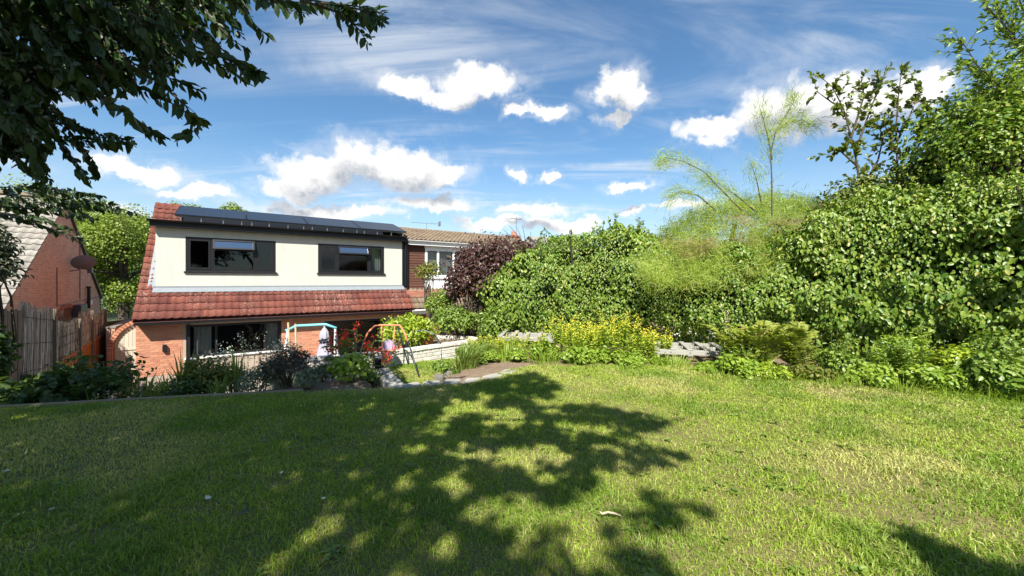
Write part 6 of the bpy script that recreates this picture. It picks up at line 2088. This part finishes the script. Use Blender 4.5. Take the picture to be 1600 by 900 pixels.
n = 1500000
xy = np.c_[rng.uniform(-9.3, 8.6, n), rng.uniform(1.3, 7.1, n)]
dd = np.linalg.norm(xy, axis=1)
rho = np.minimum(1.0, (2.3 / dd) ** .75) * (.55 + .6 * fbm(xy, 2.6, 51, 3)) * (1 - .5 * np.clip((fbm(xy, 1.1, 61, 2) - .60) * 6, 0, 1))
poly = np.array(LAWN)
keep = (rng.random(n) < rho * .76) & (np.abs(xy[:, 0] - .2) < 1.34 * xy[:, 1] + 1.35) & in_poly(xy[:, 0], xy[:, 1] - .03, LAWN)
xy = xy[keep]
print('blades', len(xy))
edge_t = 1 + .5 * np.clip((xy[:, 1] - 6.0), 0, 1)
grass('grass', xy, -.004, .043, 2.3, 'short mown lawn grass, green with straw coloured patches', tall=edge_t)
n = 60000
xy = np.c_[rng.uniform(-2.9, -.9, n), rng.uniform(5.9, 9.3, n)]
xy = xy[in_poly(xy[:, 0], xy[:, 1], LOW)][:26000]
grass('lower_grass', xy, -.274, .045, 7, 'bright grass of the small lower lawn before the white wall')


# broad leaved weeds in the turf
nw = 520
cxy_ = np.c_[rng.uniform(-6.5, 6.5, nw), rng.uniform(1.9, 6.6, nw)]
cxy_ = cxy_[in_poly(cxy_[:, 0], cxy_[:, 1] + .1, LAWN) & (fbm(cxy_, .8, 91, 2) > .45)]
PW = np.repeat(cxy_, 9, 0) + rng.normal(0, .025, (len(cxy_) * 9, 2)); aw = rng.uniform(0, 2 * math.pi, len(PW))
PW = np.c_[PW, rng.uniform(.008, .030, len(PW))]
tag(stuff(leaf_mesh('lawn_weeds', PW, np.c_[np.cos(aw), np.sin(aw), rng.uniform(.1, .6, len(PW))], unit(np.c_[rng.normal(0, .25, (len(PW), 2)), np.ones(len(PW))]), rng.uniform(.02, .045, len(PW)), 'leaf_bush', None, (0, 0, 0), LEAF7, .6)), 'small broad leaved weeds scattered through the lawn', 'weeds')


# ---------------------------------------------------------------- things lying on the lawn
def fallen(px, py, s, mat, label, rz, name='fallen_leaf', curl=.5, lift=.035):
    s *= .62
    p = G(px, py, lift)
    T, Fc = LEAF7
    mb = MB(); mb.add([(x * .9, y - .5, z * curl + .012) for x, y, z in T] , [tuple(int(i) for i in q) for q in Fc])
    mb.add([(x * .9, y - .5, z * curl) for x, y, z in T], [tuple(int(i) for i in q)[::-1] for q in Fc])
    o = mb.build(name, mat); o.location = p; o.scale = (s, s, s); o.rotation_euler = (random.uniform(-.3, .3), random.uniform(-.3, .3), rz)
    return tag(o, label, 'leaf', 'fallen leaves')


fallen(325, 777, .085, 'pale_leaf', 'large pale fallen leaf in the shaded near lawn', 1.2, curl=-.6)
fallen(382, 799, .10, 'dark_leaf', 'dark green fallen leaf just right of the pale one', 1.9)
fallen(743, 800, .055, 'dark_leaf', 'small dark curled leaf at the edge of a sunlit patch', .4, curl=2)
fallen(328, 677, .06, 'pale_leaf', 'pale leaf lying in the shade near the bed', 2.2)
fallen(470, 634, .05, 'pale_leaf', 'tiny white leaf near the bed edge below the bronze bush', .7)
fallen(10, 735, .10, 'pale_leaf', 'pale leaf at the far left of the lawn', 1.5, curl=.2)
fallen(440, 738, .05, 'pale_leaf', 'small pale leaf in the middle of the shade', 2.8)
fallen(840, 880, .06, 'brown_leaf', 'orange brown leaf at the front of the lawn', .3, curl=1.5)
fallen(1260, 778, .035, 'dark_leaf', 'tiny black leaf alone on the sunlit lawn', 1.4)
fallen(80, 795, .06, 'pale_leaf', 'dry leaf among the dark grass at the left front', 2.1)
fallen(505, 778, .06, 'pale_leaf', 'thin buff leaf in the centre of the shaded lawn', .9)
fallen(190, 655, .05, 'pale_leaf', 'small pale leaf below the timber edging', 1.1)
p = G(955, 803, .045)
mb = MB(); mb.tube([(-.085, 0, 0), (-.03, .008, .012), (.03, -.004, .008), (.085, -.02, -.004)], [.011, .009, .010, .006], 7); mb.tube([(-.085, 0, 0), (-.10, .025, .01)], [.010, .005], 6)
o = mb.build('broken_stick', 'stick_wood', smooth=True); o.location = p; o.scale = (.7, .7, .7); tag(o, 'short pale broken stick lying across the lawn', 'stick')
print('objects', len(bpy.data.objects), 'tris', sum(sum(len(pl.vertices) - 2 for pl in me.polygons) if len(me.polygons) < 20000 else len(me.polygons) * 2 for me in bpy.data.meshes if me.users))
